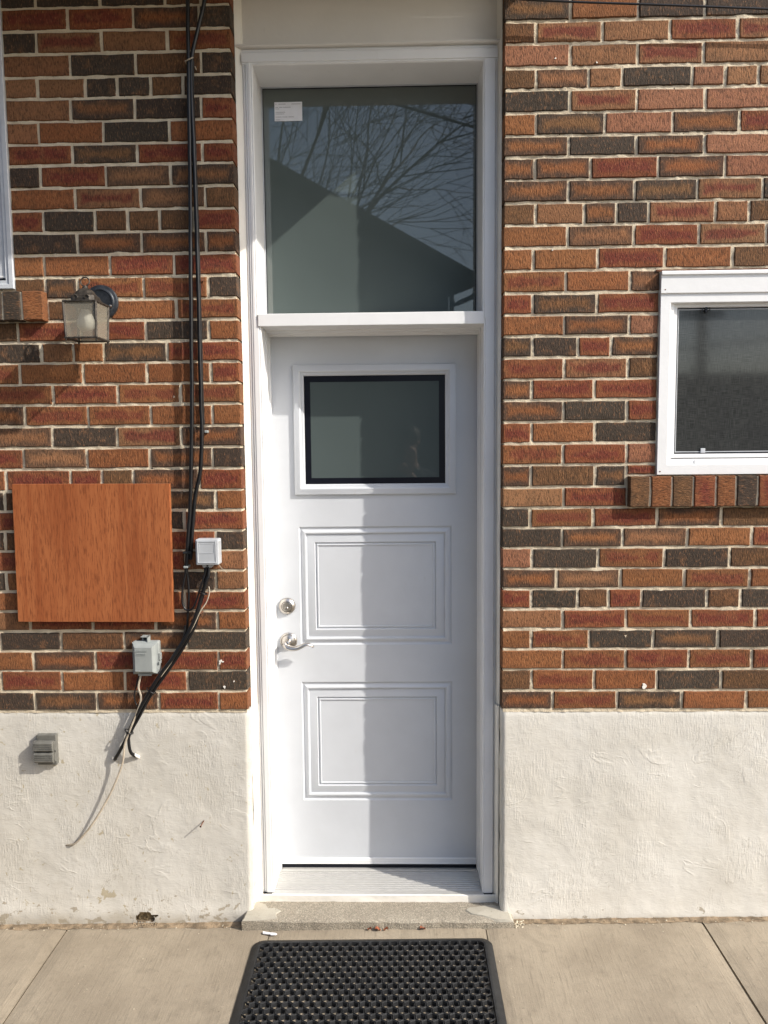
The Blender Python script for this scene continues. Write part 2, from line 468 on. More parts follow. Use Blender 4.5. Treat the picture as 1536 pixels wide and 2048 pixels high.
# each course: the character of its bricks from left to right, and the joints between them (mm)
LEFT=[
  ('DdbRO', [-1332, -1102, -870, -649]),
  ('RORD', [-1228, -995, -763]),
  ('ObRRR', [-1330, -1101, -871, -646]),
  ('DBbD', [-1224, -991, -762]),
  ('TRRbO', [-1336, -1104, -873, -645]),
  ('OORR', [-1226, -994, -762]),
  ('DOBODT', [-1416, -1184, -1108, -877, -647]),
  ('RORT', [-1216, -986, -755]),
  ('DBORRD', [-1412, -1182, -952, -873, -644]),
  ('RODR', [-1212, -983, -755]),
  ('DBORdO', [-1406, -1176, -1101, -869, -640]),
  ('ORRBbR', [-1396, -1163, -1049, -935, -696]),
  ('RtObD', [-1329, -1100, -873, -645]),
  ('tDrb', [-1220, -987, -757]),
  ('booOO', [-1317, -1088, -863, -642]),
  ('oRoo', [-1211, -979, -753]),
  ('oOOOR', [-1327, -1099, -871, -644]),
  ('DTOdRR', [-1246, -1131, -1022, -797, -678]),
  ('BRRDO', [-1326, -1101, -870, -646]),
  ('-BBOo', [-1218, -1106, -993, -759]),
  ('BdooD', [-1221, -1106, -871, -644]),
  ('OORR', [-1221, -988, -762]),
  ('Dbbb', [-1101, -873, -647]),
  ('RDBBBR', [-1217, -1035, -919, -807, -691]),
  ('OrtB', [-1101, -871, -645]),
  ('DRtd', [-1219, -990, -764]),
  ('RdRR', [-1103, -877, -650]),
  ('TODO', [-1218, -993, -763]),
  ('TdDR', [-1103, -879, -650]),
  ('TTDDBD', [-1216, -1049, -938, -822, -710]),
  ('TDBD', [-1098, -871, -646]),
  ('DrTo', [-1212, -987, -760]),
  ('RRbD', [-1100, -874, -649]),
  ('DDDBR', [-1210, -986, -763, -641]),
]
RIGHT=[
  ('bodOO', [575, 809, 1042, 1274]),
  ('BoODB', [497, 724, 951, 1181]),
  ('OoRoR', [610, 837, 1062, 1290]),
  ('OoDdD', [495, 705, 934, 1166]),
  ('TRoRR', [608, 835, 1065, 1297]),
  ('RDBRDBD', [494, 660, 772, 889, 1123, 1241]),
  ('btOoO', [584, 812, 1040, 1272]),
  ('PDoDB', [496, 731, 967, 1199]),
  ('DbtOR', [603, 817, 1047, 1274]),
  ('DoRbB', [488, 712, 939, 1164]),
  ('TR', [605, 832]),
  ('bBdR', [489, 716, 827]),
  ('oRP', [602, 826]),
  ('ROD', [491, 713]),
  ('bDR', [601, 824]),
  ('bRR', [490, 709]),
  ('RrB', [602, 825]),
  ('dDRb', [492, 650, 765]),
  ('ObP', [601, 826]),
  ('RdR', [491, 713]),
  ('oOt', [605, 826]),
  ('OOROB', [491, 715, 944, 1176]),
  ('OtRrO', [609, 836, 1060, 1289]),
  ('BTbDrTB', [498, 665, 777, 886, 1114, 1228]),
  ('bbdrD', [610, 837, 1050, 1271]),
  ('bbRbP', [495, 686, 915, 1142]),
  ('bDbP', [609, 839, 1071]),
  ('OdPbR', [498, 731, 961, 1186]),
  ('DrPP', [612, 838, 1068]),
  ('BtTDPTT', [497, 674, 788, 1022, 1134, 1245]),
  ('PTrT', [611, 837, 1059]),
  ('BrTRr', [495, 719, 944, 1170]),
  ('dODD', [611, 837, 1058]),
  ('TOBRT', [495, 718, 943, 1167]),
]

BASE = {'Q': (.225, .070, .029), 'O': (.245, .094, .036), 'T': (.260, .122, .058), 'B': (.140, .068, .031),
        'D': (.058, .043, .032), 'P': (.275, .118, .066), 'H': (.180, .086, .038)}
KIND = {'R': ('Q', .40), 'o': ('O', .34), 'r': ('T', .42), 't': ('T', .85), 'b': ('O', .95), 'd': ('H', 1.0)}
brick_cache = {}
def brick_mesh(w, h, d=.098):
    w = round(w/.004)*.004; h = round(h/.003)*.003
    var = rnd.randrange(3); key = (w, h, d, var)
    if key in brick_cache: return brick_cache[key]
    r = random.Random(hash((round(w*1000), round(h*1000), var)))
    nx, nz = 5, 2
    per = [(-w/2+w*i/nx, -h/2) for i in range(nx)]+[(w/2, -h/2+h*i/nz) for i in range(nz)] + \
          [(w/2-w*i/nx, h/2) for i in range(nx)]+[(-w/2, h/2-h*i/nz) for i in range(nz)]
    n = len(per); v = []
    jit = [(r.uniform(-.0011, .0011), r.uniform(-.0013, .0013)) for _ in per]
    for ins, y, k in ((0, d, .3), (0, .0035, 1), (.0028, 0, 1.1)):
        for (x, z), (jx, jz) in zip(per, jit):
            v.append((x*(1-2*ins/w)+jx*k, y+(r.uniform(-.0006, .0006) if y < .01 else 0), z*(1-2*ins/h)+jz*k))
    f = []
    for i in range(2):
        for k in range(n):
            a, b = i*n+k, i*n+(k+1) % n
            f.append((a, b, b+n, a+n))
    c = len(v); v.append((0, -.0008, 0))
    f += [(2*n+k, 2*n+(k+1) % n, c) for k in range(n)]
    me = bpy.data.meshes.new('brick'); me.from_pydata(v, [], f)
    bm = bmesh.new(); bm.from_mesh(me); bmesh.ops.recalc_face_normals(bm, faces=bm.faces); bm.to_mesh(me); bm.free()
    me.materials.append(M['brick'])
    brick_cache[key] = me
    return me
def paint(o, code):
    base, a = KIND.get(code, (code, 0.0))
    if code in 'DB' : a = .62
    c = BASE[base]; k = rnd.uniform(.86, 1.12); hshift = rnd.uniform(.94, 1.07)
    o.color = (c[0]*k, c[1]*k*hshift, c[2]*k*hshift, a)
def put_brick(x0, x1, z0, z1, code, parent):
    j = .0054
    me = brick_mesh(x1-x0-2*j, z1-z0-2*j+.0006)
    o = bpy.data.objects.new('brick', me); col.objects.link(o)
    o.location = ((x0+x1)/2, rnd.uniform(-.0012, .0012), (z0+z1)/2+rnd.uniform(-.001, .001))
    o.rotation_euler = (0, rnd.uniform(-.004, .004), 0)
    paint(o, code); link_part(o, parent)
    return o
LBR = .2286
wall_l = thing('brick_wall', (-1.3, .05, .79), 'mottled red and brown brick wall carrying the lantern, cables and wooden board', 'brick wall')
wall_r = thing('brick_wall', (1.2, .05, .79), 'mottled red and brown brick wall around the small screened window', 'brick wall')
far_l, far_r = [], []
def far_brick(store, x0, x1, z0, z1):
    store.append((x0+.005, x1-.005, z0+.005, z1-.005))
for k, (codes, js) in enumerate(LEFT):
    z0, z1 = ZL[k], ZL[k+1]; js = [v/1000 for v in js]
    xs = js+[XL+.0048]
    win = z0 > 2.27; start = -1.331 if win else js[0]-LBR
    if k == 19: start = js[0]
    edges = [start]+xs
    cs = codes
    if k == 19: edges = xs; cs = codes[1:]
    for i, c in enumerate(cs):
        a, b = edges[i], edges[i+1]
        za = z0
        if k == 20 and i == 0: za = 2.306
        if k == 0: za = z0+.0
        put_brick(a, b, za, z1, c, wall_l)
    x = start
    if k == 19: x = -1.9
    while x > -2.7:
        if z0 > 2.27: break
        a = x-LBR
        if not (k == 18 or False): pass
        far_brick(far_l, a, x, z0, z1); x = a
for k, (codes, js) in enumerate(RIGHT):
    z0, z1 = ZL[k], ZL[k+1]; js = [v/1000 for v in js]
    win = 11 <= k <= 20
    if k == 10: edges = [XR-.0048]+js
    elif win: edges = [XR-.0048]+js+[.9325]
    else: edges = [XR-.0048]+js+[js[-1]+LBR]
    for i, c in enumerate(codes):
        a, b = edges[i], edges[i+1]; za = z0
        if k == 11 and i == 3: za = 1.647
        put_brick(a, b, za, z1, c, wall_r)
    x = edges[-1]
    if win: x = 1.868
    if k == 10: x = 1.97
    while x < 2.7:
        far_brick(far_r, x, x+LBR, z0, z1); x += LBR
M['brick_far'] = M['brick']
def far_build(store, parent):
    mb = MB()
    for (a, b, c, d) in store: mb.box(a, b, rnd.uniform(-.001, .001), .09, c, d)
    o = mb.build('brick_courses', M['brick'], parent); o.color = (.22, .085, .036, .9); o['kind'] = 'stuff'
far_build(far_l, wall_l); far_build(far_r, wall_r)

# mortar: one rough sheet behind the brick faces, smeared a little over the arrises
def mortar(x0, x1, parent, skip, edge):
    us = lin(x0, x1, .0066); vv = lin(.785, 3.36, .0066)
    mb = MB(); idx = {}
    def P(x, z):
        d = .0048+.0022*mn.noise((x*22, z*22, 1.7))+.0028*mn.noise((x*75, z*75, 9.1))
        b = mn.noise((x*9, z*9, 40))
        if b > .35: d -= .004*(b-.35)*2
        return (x, max(d, -.0005), z)
    for i, x in enumerate(us):
        for j, z in enumerate(vv):
            idx[i, j] = len(mb.v); mb.v.append(P(x, z))
    for i in range(len(us)-1):
        for j in range(len(vv)-1):
            if not skip(us[i], vv[j]): mb.f.append((idx[i,j], idx[i+1,j], idx[i+1,j+1], idx[i,j+1]))
    # return into the door opening
    e = 0 if edge == 'l' else len(us)-1
    for j in range(len(vv)-1):
        a, b = idx[e, j], idx[e, j+1]; n = len(mb.v)
        mb.v += [(mb.v[a][0], .10, mb.v[a][2]), (mb.v[b][0], .10, mb.v[b][2])]
        mb.f.append((a, b, n+1, n))
    return mb.build('mortar', M['mortar'], parent, smooth=60, fix=False)
mortar(-1.62, XL-.006, wall_l, lambda x, z: x < -1.331 and z > 2.33, 'r')
mortar(XR+.006, 1.52, wall_r, lambda x, z: x > .935 and 1.655 < z < 2.35, 'l')
b = MB().box(-2.7, -1.6, .008, .09, .785, 2.32).build('mortar_backing', M['mortar'], wall_l)
b = MB().box(1.5, 2.7, .008, .09, .785, 1.60).box(1.5, 2.7, .008, .09, 2.37, 3.36).box(1.87, 2.7, .008, .09, 1.6, 2.37).build('mortar_backing', M['mortar'], wall_r)

# solid wall body behind everything (blocks light from the back)
body = MB().box(-2.7, XL-.004, .10, .34, -.1, TOPZ).box(XR+.004, 2.7, .10, .34, -.1, TOPZ).box(XL-.004, XR+.004, .30, .34, -.1, TOPZ).build('house_wall', M['house_wall'])
tag(body, 'plain masonry of the house behind the brick facing', 'house wall')

# ------------------------------------------------------------------ stucco plinths
def plinth(x0, x1, fx0, fx1, edge, label):
    xs = sorted(set(lin(x0, fx0, .1)+lin(fx0, fx1, .0085)+lin(fx1, x1, .1)))
    zs = lin(-.075, .7915, .0085)
    if edge == 'r':
        xs = sorted(set(lin(x0, fx0, .1)+lin(fx0, -1.03, .0085)+lin(-1.03, -.86, .0034)+lin(-.86, fx1, .0085)))
        zs = lin(-.075, -.02, .0085)+lin(-.02, .06, .0034)[1:]+lin(.06, .7915, .0085)[1:]
    sgn = 1 if edge == 'r' else -1
    ex = x1 if edge == 'r' else x0
    def P(x, z):
        t = z/.79
        y = .004-.016*max(0, 1-t)**1.5
        y += .0026*mn.noise((x*4, z*4, 5))+.0009*mn.noise((x*13, z*11, 2))+.0005*mn.noise((x*40, z*34, 8))
        y -= .004*math.exp(-((z-.01)/.035)**2)
        d = abs(ex-x)
        if d < .012: y += .010*(1-d/.012)**2        # rounded arris
        if z > .775: y += .004*(z-.775)/.016
        wob = .004*mn.noise((z*7, 3.1, x0)) + .002*mn.noise((z*30, 1.1, x0)) if d < .004 else 0
        return (x+wob, y, z)
    mb = grid(P, xs, zs)
    if edge == 'r':                                  # plaster broken away at the foot of the wall
        def gone(f):
            x = sum(mb.v[i][0] for i in f)/4; z = sum(mb.v[i][2] for i in f)/4
            q = ((x+.945)/.055)**2+((z+.002)/.026)**2+.6*mn.noise((x*40, z*40, 3))+.25*mn.noise((x*130, z*130, 3))
            return q < .62
        mb.f = [f for f in mb.f if not gone(f)]
    n = len(zs); e = (len(xs)-1)*n if edge == 'r' else 0
    for j in range(n-1):
        a, bb = e+j, e+j+1; k = len(mb.v)
        mb.v += [(mb.v[a][0]+sgn*.002, .075, mb.v[a][2]), (mb.v[bb][0]+sgn*.002, .075, mb.v[bb][2])]
        mb.f.append((a, bb, k+1, k))
    # top ledge
    for i in range(len(xs)-1):
        a, bb = i*n+n-1, (i+1)*n+n-1; k = len(mb.v)
        mb.v += [(mb.v[a][0], .08, mb.v[a][2]), (mb.v[bb][0], .08, mb.v[bb][2])]
        mb.f.append((a, bb, k+1, k))
    o = mb.build('stucco_plinth', M['stucco_grey' if edge == 'r' else 'stucco'], None, smooth=70, fix=False)
    return tag(o, label, 'stucco wall')
plinth(-2.7, XL, -1.60, XL, 'r', 'cream painted stucco base under the lantern wall, with flaking paint and outlet cover')
def rub(x, z): return (x, .002+.009*mn.noise((x*45, z*45, 6))+.006*mn.noise((x*120, z*120, 2)), z)
o = grid(rub, lin(-1.03, -.86, .005), lin(-.05, .06, .005)).build('broken_masonry', M['rubble'], None, smooth=40, fix=False)
tag(o, 'brown masonry bared where the stucco has crumbled away', 'masonry')
plinth(XR, 2.7, XR, 1.50, 'l', 'clean cream painted stucco base under the screened window')
# soil line along the foot of the walls
def soil(x0, x1):
    def P(x, y):
        t = (y+.045)/.05
        return (x, y+(1-t)*(.014*mn.noise((x*9, 2, 2))+.007*mn.noise((x*40, 2, 2))), gz(x)-.0015+.0045*t*t+.0025*mn.noise((x*40, y*60, 4)))
    o = grid(P, lin(x0, x1, .01), lin(-.045, .005, .0085)).build('soil_line', M['dirt'], None, smooth=70, fix=False)
    return tag(o, 'brown dirt gathered along the foot of the wall', 'dirt', kind='stuff')
soil(-2.6, -.575); soil(.435, 2.6)

# ------------------------------------------------------------------ doorstep
def step_part():
    x0, x1, y0, y1, zt = -.572, .430, -.066, .075, .022
    xs = lin(x0, x1, .012); ys = lin(y0, y1, .012)
    def P(x, y):
        e = .005*mn.noise((x*9, 1, 7))+.0025*mn.noise((x*34, 5, 7))
        yy = y if y > y0+.02 else y+e
        z = zt+.0016*mn.noise((x*18, y*18, 2))+.0016*mn.noise((x*60, y*60, 2))
        d = min(y-y0, x-x0, x1-x)
        if d < .003: z -= .007
        return (x, yy, z)
    mb = grid(P, xs, ys); n = len(ys)
    def drop(seq):
        for a, b in zip(seq[:-1], seq[1:]):
            k = len(mb.v); va, vb = mb.v[a], mb.v[b]
            mb.v += [(va[0], va[1], -.06), (vb[0], vb[1], -.06)]
            mb.f.append((a, b, k+1, k))
    drop([i*n for i in range(len(xs))]); drop(list(range(n))); drop([(len(xs)-1)*n+j for j in range(n)])
    return mb
st = thing('doorstep', (-.07, 0, -.02), 'low worn concrete doorstep with cement smeared at both ends', 'doorstep')
step_part().build('slab', M['step'], st, smooth=50, fix=True)
def patch(name, pts, z, mat, parent, h=.0035):
    c = (sum(p[0] for p in pts)/len(pts), sum(p[1] for p in pts)/len(pts))
    mb = MB(); n = len(pts)
    mb.v = [(p[0], p[1], z-.004) for p in pts]+[(c[0]+(p[0]-c[0])*.9, c[1]+(p[1]-c[1])*.9, z+h) for p in pts]
    mb.f = [(i, (i+1) % n, (i+1) % n+n, i+n) for i in range(n)]+[tuple(range(n, 2*n))]
    return mb.build(name, mat, parent, smooth=40)
patch('cement_patch', [(-.571,-.066),(-.50,-.062),(-.44,-.055),(-.447,-.03),(-.43,-.012),(-.455,.006),(-.485,.004),(-.50,.03),(-.54,.05),(-.565,.01)], .0225, M['cement'], st)
patch('cement_patch', [(.428,-.064),(.37,-.066),(.32,-.040),(.275,-.028),(.252,-.004),(.262,.012),(.30,.020),(.36,.036),(.395,.02),(.425,-.02)], .0225, M['cement'], st)

# drips of old paint and mortar on the brick faces
def fleck(x, z, s, parent, seed):
    r = random.Random(seed); pts = []
    k = 9
    for i in range(k):
        a = 2*math.pi*i/k; rr_ = s*r.uniform(.45, 1.25); pts.append((x+math.cos(a)*rr_, z+math.sin(a)*rr_*1.1))
    MB().prism(pts, -.0028, .002).build('paint_fleck', M['caulk'], parent)
for i, (x, z, s) in enumerate([(-.6381,.9803,.006),(-.640,.972,.004),(-.629,.978,.003),(-.6261,.8826,.0055),(-.5905,.9051,.003)]): fleck(x, z, s, wall_l, i)
for i, (x, z, s) in enumerate([(.9045,.8822,.0085),(.5577,2.4295,.003),(.700,3.045,.003),(.560,3.06,.0028)]): fleck(x, z, s, wall_r, 20+i)

# ------------------------------------------------------------------ door frame
YC, YM, YD, YG = .065, .088, .235, .240
JL, JR = -.472, .327
TL, TR = -.482, .3225            # inner faces beside the transom
fr = thing('door_frame', (-.07, .15, .02), 'white door frame with casing, mullion, caulk and aluminium threshold', 'door frame')
ZT = 3.145
def left_prof(x): return [(-.520,.095),(-.519,.074),(-.513,.070),(-.509,.074),(-.505,.067),(-.500,.0685),(-.4985,YC),(x-.009,YC),(x-.0075,.069),(x-.003,.0675),(x,.073),(x,.30),(-.52,.30)]
def right_prof(x): return [(.3755,.095),(.3745,.071),(.371,.069),(.369,.073),(.3665,.067),(.365,YC),(x+.008,YC),(x+.0065,.069),(x+.003,.0675),(x,.073),(x,.30),(.3755,.30)]
for z0_, z1_, a_, b_ in ((.050, 2.2135, JL, JR), (2.2135, 3.0985, TL, TR)):
    MB().sweep_z(left_prof(a_), z0_, z1_).build('jamb', M['vinyl'], fr)
    MB().sweep_z(right_prof(b_), z0_, z1_).build('jamb', M['vinyl'], fr)
head_prof = [(.095,3.148),(.074,3.147),(.070,3.140),(.073,3.134),(.066,3.131),(YC,3.128),(YC,3.101),(.069,3.0995),(.0675,3.095),(.073,3.091),(.30,3.091),(.30,3.148)]
MB().sweep_x(head_prof, -.5195, .375).build('head_casing', M['vinyl'], fr)
# weatherstrips on the jambs and beads around the glass
MB().box(JL-.001, JL+.0035, .150, .160, .056, 2.185).box(JL-.001, JL+.005, .210, YD, .056, 2.185).build('weatherstrip', M['vinyl'], fr, bevel=.0015)
MB().box(JR-.0035, JR+.001, .150, .160, .056, 2.185).box(JR-.005, JR+.001, .210, YD, .056, 2.185).build('weatherstrip', M['vinyl'], fr, bevel=.0015)
mul = [(YM,2.191),(YM-.004,2.193),(YM-.004,2.234),(YM,2.2385),(.245,2.2515),(.30,2.2515),(.30,2.186),(.235,2.186),(.228,2.176),(.210,2.176),(.205,2.186),(.155,2.1855),(.152,2.191)]
MB().sweep_x(mul, TL-.004, JR+.004).build('mullion', M['vinyl'], fr)
MB().box(JL-.0105, JR+.002, YC-.004, YM-.003, 2.1915, 2.236).build('mullion_cover', M['vinyl'], fr, bevel=.002)
# threshold
th = [(.052,.044),(.058,.0485),(.078,.0485)]
for k in range(9):
    y = .082+k*.0146
    th += [(y,.0484),(y+.0015,.0455),(y+.0065,.0455),(y+.0085,.0490)]
th += [(.217,.0490),(.222,.0515),(.248,.0515),(.248,.01),(.052,.01)]
MB().sweep_x(th, JL-.008, JR+.006).build('threshold', M['alu'], fr)
def sill_face(x, z):
    return (x, .050+.0018*mn.noise((x*9, z*30, 1))-.001*mn.noise((x*40, z*60, 1)), z+(.0025*mn.noise((x*14, 0, 3)) if z < .03 else 0))
sb = grid(sill_face, lin(-.532, .380, .008), [.012, .02, .026, .035, .044, .0478])
n = 6; kk = len(sb.v)
for i in range(len(lin(-.532, .380, .008))):
    sb.v.append((sb.v[i*n+5][0], .0575, .0488))
for i in range(len(lin(-.532, .380, .008))-1):
    sb.f.append((i*n+5, (i+1)*n+5, kk+i+1, kk+i))
sb.build('sill_board', M['caulk'], fr, smooth=40, fix=True)
# header panel above the frame
MB().box(XL+.006, XR-.005, .085, .12, 3.150, 3.36).build('header_panel', M['capping'], fr)
MB().sweep_x([(.120,3.146),(.060,3.1475),(.056,3.1515),(.058,3.157),(.120,3.162)], XL+.004, XR-.003).build('drip_cap', M['capping'], fr, smooth=40)
MB().box(XL+.004, XR-.003, .045, .13, 3.317, 3.40).build('lintel_trim', M['fascia'], fr, bevel=.003)
# hand-run caulk between frame and masonry
def caulk(xw, xf, z0, z1, sgn, yw, yf, seed):
    zs = lin(z0, z1, .012); mb = MB()
    for z in zs:
        a = .0045*mn.noise((z*6, seed, 0))+.0022*mn.noise((z*33, seed, 1)); bb = .0016*mn.noise((z*10, seed, 4))
        d = .0012*mn.noise((z*55, seed, 8))
        p = [(xw-sgn*.003, yw+.02), (xw+sgn*.0005, yw+a), (xw+sgn*.007, yw+.004+a*.5+d), ((xw+xf)/2+sgn*.003, (yw+yf)/2+.003+d), (xf+sgn*bb, yf), (xf+sgn*.001, yf+.03)]
        mb.v += [(x, y, z) for x, y in p]
    for i in range(len(zs)-1):
        for k in range(5): mb.f.append((i*6+k, i*6+k+1, (i+1)*6+k+1, (i+1)*6+k))
    return mb.build('caulk_bead', M['caulk'], fr, smooth=50)
caulk(XL, -.5185, .79, 3.40, 1, .058, .074, 1.3)
caulk(XR, .3742, .79, 3.40, -1, .050, .072, 7.3)
caulk(XL+.001, -.5175, .022, .795, 1, .046, .072, 3.3)
caulk(XR-.003, .3705, .022, .795, -1, .040, .070, 5.3)

# ------------------------------------------------------------------ transom window
tw = thing('transom_window', (-.07, YG, 2.25), 'large fixed transom pane above the door mirroring a bare tree and gable', 'window')
MB().box(TL-.002, TR+.002, YG, YG+.02, 2.245, 3.092).build('pane', M['pane'], tw)
gb = [(0,-.001),(.0,-.008),(.002,-.008),(.003,-.002)]
MB().rings(TL+.001, TR-.001, 2.2525, 3.0905, gb, YG, fill=False).build('gasket', M['sash'], tw)
MB().rings(TL+.0035, TR-.0035, 2.2555, 3.0875, [(0,-.0015),(.0035,-.0015)], YG, fill=False).build('spacer', M['black'], tw)
lb = thing('window_sticker', (-.381, YG-.002, 2.970), 'small white printed sticker in the upper corner of the transom pane', 'sticker')
MB().box(-.4335, -.3300, YG-.0018, YG-.0008, 2.9705, 3.0385).build('paper', M['paper'], lb, bevel=0)
mb = MB()
for (z, segs) in ((3.031, [(.004,.008),(.016,.042),(.064,.099)]), (3.0195, [(.004,.014),(.018,.030),(.033,.060)]), (3.014, [(.004,.018)]),
                  (3.002, [(.004,.04)]), (2.996, [(.004,.036)]), (2.985, [(.004,.026),(.028,.048),(.052,.072)]), (2.975, [(.004,.020)])):
    for a, e in segs:
        x = -.4335+a
        while x < -.4335+e:
            w = rnd.uniform(.0012, .003); mb.box(x, min(x+w, -.4335+e), YG-.0022, YG-.0019, z-.0011, z+.0011); x += w+.0008
mb.build('printed_lines', M['print'], lb)

# ------------------------------------------------------------------ door
dr = thing('entry_door', (-.07, YD+.02, .068), 'white panelled steel entry door with small frosted window and nickel lever', 'door')
DX0, DX1, DZ0, DZ1 = JL-.004, JR+.004, .070, 2.190
holes = [(-.373, .224, .977, 1.447), (-.374, .2255, .337, .826), (-.3834, .240, 1.5725, 2.0693)]
xs = sorted({DX0, DX1, *[h[0] for h in holes], *[h[1] for h in holes]})
zs = sorted({DZ0, DZ1, *[h[2] for h in holes], *[h[3] for h in holes]})
mb = MB()
for i in range(len(xs)-1):
    for j in range(len(zs)-1):
        cx_, cz_ = (xs[i]+xs[i+1])/2, (zs[j]+zs[j+1])/2
        if any(h[0] < cx_ < h[1] and h[2] < cz_ < h[3] for h in holes): continue
        mb.add([(xs[i],YD,zs[j]),(xs[i+1],YD,zs[j]),(xs[i+1],YD,zs[j+1]),(xs[i],YD,zs[j+1])], [(0,1,2,3)])
mb.add([(DX0,YD,DZ0),(DX1,YD,DZ0),(DX1,YD+.044,DZ0),(DX0,YD+.044,DZ0)], [(0,1,2,3)])
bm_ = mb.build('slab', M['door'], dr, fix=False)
prof = [(0,0),(.0035,.0035),(.007,.0045),(.010,.0040),(.016,.0005),(.022,-.0012),(.0262,-.0006),(.0275,.0040),(.031,.0052),(.046,.0016),(.061,-.0004),(.064,.0040),(.066,.0048),(.0705,.0012),(.0735,.0008),(.0752,.0036),(.0775,.0036)]
prof = [(a_, d_*1.35) for a_, d_ in prof]
for h in holes[:2]:
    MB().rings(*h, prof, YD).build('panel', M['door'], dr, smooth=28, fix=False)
h = holes[2]
lf = MB().rings(*h, [(0,.002),(0,-.007),(.0015,-.0105),(.006,-.0115),(.016,-.0155),(.023,-.0158),(.028,-.0125),(.0295,-.0085),(.036,-.0065),(.0405,-.001),(.0405,.006)], YD, fill=False).build('window_frame', M['door'], dr, smooth=30, fix=False)
gx = (h[0]+.0395, h[1]-.0395, h[2]+.0395, h[3]-.0395)
MB().add([(gx[0],YD+.004,gx[2]),(gx[1],YD+.004,gx[2]),(gx[1],YD+.004,gx[3]),(gx[0],YD+.004,gx[3])], [(0,1,2,3)]).build('pane', M['frost'], dr, fix=False)
MB().rings(gx[0], gx[1], gx[2], gx[3], [(0,.0032),(.0245,.0032)], YD, fill=False).build('dark_border', M['black'], dr, fix=False)
MB().sweep_x([(YD-.001,.0705),(YD-.0055,.071),(YD-.005,.075),(YD-.002,.0765),(YD-.005,.079),(YD-.004,.094),(YD+.001,.096)], JL+.006, JR-.006).build('sweep', M['vinyl'], dr, smooth=30)
MB().box(JL+.001, JR-.001, .2365, .262, .046, .0695).build('bottom_seal', M['black'], dr)
db = MB().lathe([(.0335,0),(.0335,.002),(.0305,.009),(.0225,.0155),(.0215,.0158),(.0205,.0135),(.0195,.0135),(.0190,.0165),(.0165,.0172),(.0160,.0160),(.001,.0160)], (-.4245,YD,1.1335), n=40).build('deadbolt', M['nickel'], dr, smooth=25)
MB().lathe([(.0075,0),(.0075,.0186),(.0066,.0194),(.0005,.0194)], (-.4255,YD,1.1265), n=20).build('key_plug', M['nickel'], db, smooth=25)
MB().box(-.4262, -.4248, YD-.0199, YD-.018, 1.1222, 1.1308).build('keyway', M['keyway'], db)
lv = MB().lathe([(.0345,0),(.0345,.002),(.0325,.006),(.029,.0085),(.0275,.0075),(.0255,.0105),(.018,.0145),(.0125,.0165),(.0115,.020),(.0115,.046),(.0105,.050),(.006,.0525),(.0005,.053)], (-.4215,YD,.9925), n=40).build('lever_rose', M['nickel'], dr, smooth=25)
hp = smooth_path([(-.4300,YD-.043,.9905),(-.4240,YD-.047,.9830),(-.4080,YD-.050,.9765),(-.3860,YD-.051,.9760),(-.3660,YD-.051,.9835),(-.3470,YD-.050,.9915),(-.3310,YD-.049,.9895),(-.3170,YD-.047,.9800)], 5)
hr = [.0085*(1-t)**.7+.0036 for t in [i/(len(hp)-1) for i in range(len(hp))]]
hmb = MB().tube(hp, hr, 10)
hmb.v = [(x, YD-.048+(y-(YD-.048))*1.5, z) for x, y, z in hmb.v]
hmb.build('lever', M['nickel'], lv, smooth=50)

# ------------------------------------------------------------------ window in the right wall
wr = thing('house_window', (1.39, 0, 1.65), 'white vinyl window with dark insect screen over the brick sill', 'window')
X0, X1, Z0, Z1 = .930, 1.862, 1.649, 2.349
def frame_ring(name, x0, x1, z0, z1, prof, y, mat, parent=wr):
    return MB().rings(x0, x1, z0, z1, prof, y, fill=False).build(name, mat, parent, fix=False)
frame_ring('outer_frame', X0, X1, Z0, 2.279, [(0,.06),(0,-.008),(.001,-.010),(.034,-.010),(.036,-.008),(.036,.03)], 0, M['vinyl'])
MB().sweep_x([(.06,2.349),(-.022,2.349),(-.0235,2.345),(-.0235,2.337),(-.017,2.3345),(-.016,2.276),(-.013,2.2735),(.06,2.2735)], X0-.001, X1+.001).build('head_flashing', M['vinyl'], wr)
frame_ring('sash_frame', X0+.034, X1-.034, Z0+.034, 2.276, [(0,.004),(.004,.003),(.018,.004),(.0185,.010),(.020,.010),(.021,.040)], 0, M['vinyl'])
MB().box(X0+.045, X1-.045, -.004, .02, 2.2435, 2.2725).build('sash_rail', M['vinyl'], wr, bevel=.0012)
MB().box(X0+.036, X1-.036, .004, .03, 1.683, 1.704).build('bottom_rail', M['vinyl'], wr, bevel=.0015)
frame_ring('screen_frame', .983, X1-.055, 1.707, 2.2445, [(0,.026),(0,.012),(.003,.011),(.013,.012),(.0145,.022)], 0, M['vinyl'])
frame_ring('screen_gasket', .9965, X1-.0685, 1.7215, 2.231, [(0,.021),(.004,.0205)], 0, M['black'])
MB().box(.990, X1-.062, .0225, .030, 1.715, 2.238).build('screen', M['screen'], wr)
frame_ring('spline', 1.0015, X1-.0735, 1.7265, 2.226, [(0,.0213),(.0022,.0205),(.0035,.0213)], 0, M['pale_box'])
lt = MB().tube([(1.083,.016,2.229),(1.083,.013,2.214),(1.097,.013,2.214),(1.097,.016,2.232)], .0016, 6).tube([(1.099,.016,2.232),(1.099,.013,2.218),(1.108,.013,2.218),(1.109,.016,2.230)], .0016, 6).box(1.093,1.099,.013,.021,2.213,2.232)
lt.build('latch', M['black'], wr)
MB().box(1.092, 1.108, .017, .0215, 1.7245, 1.741).build('pull_tab', M['sash'], wr, bevel=.001)
MB().lathe([(.009,0),(.009,.0015),(.006,.0025),(.0005,.0027)], (1.072,.0035,1.692), n=14).build('weep_cover', M['vinyl'], wr, smooth=40)
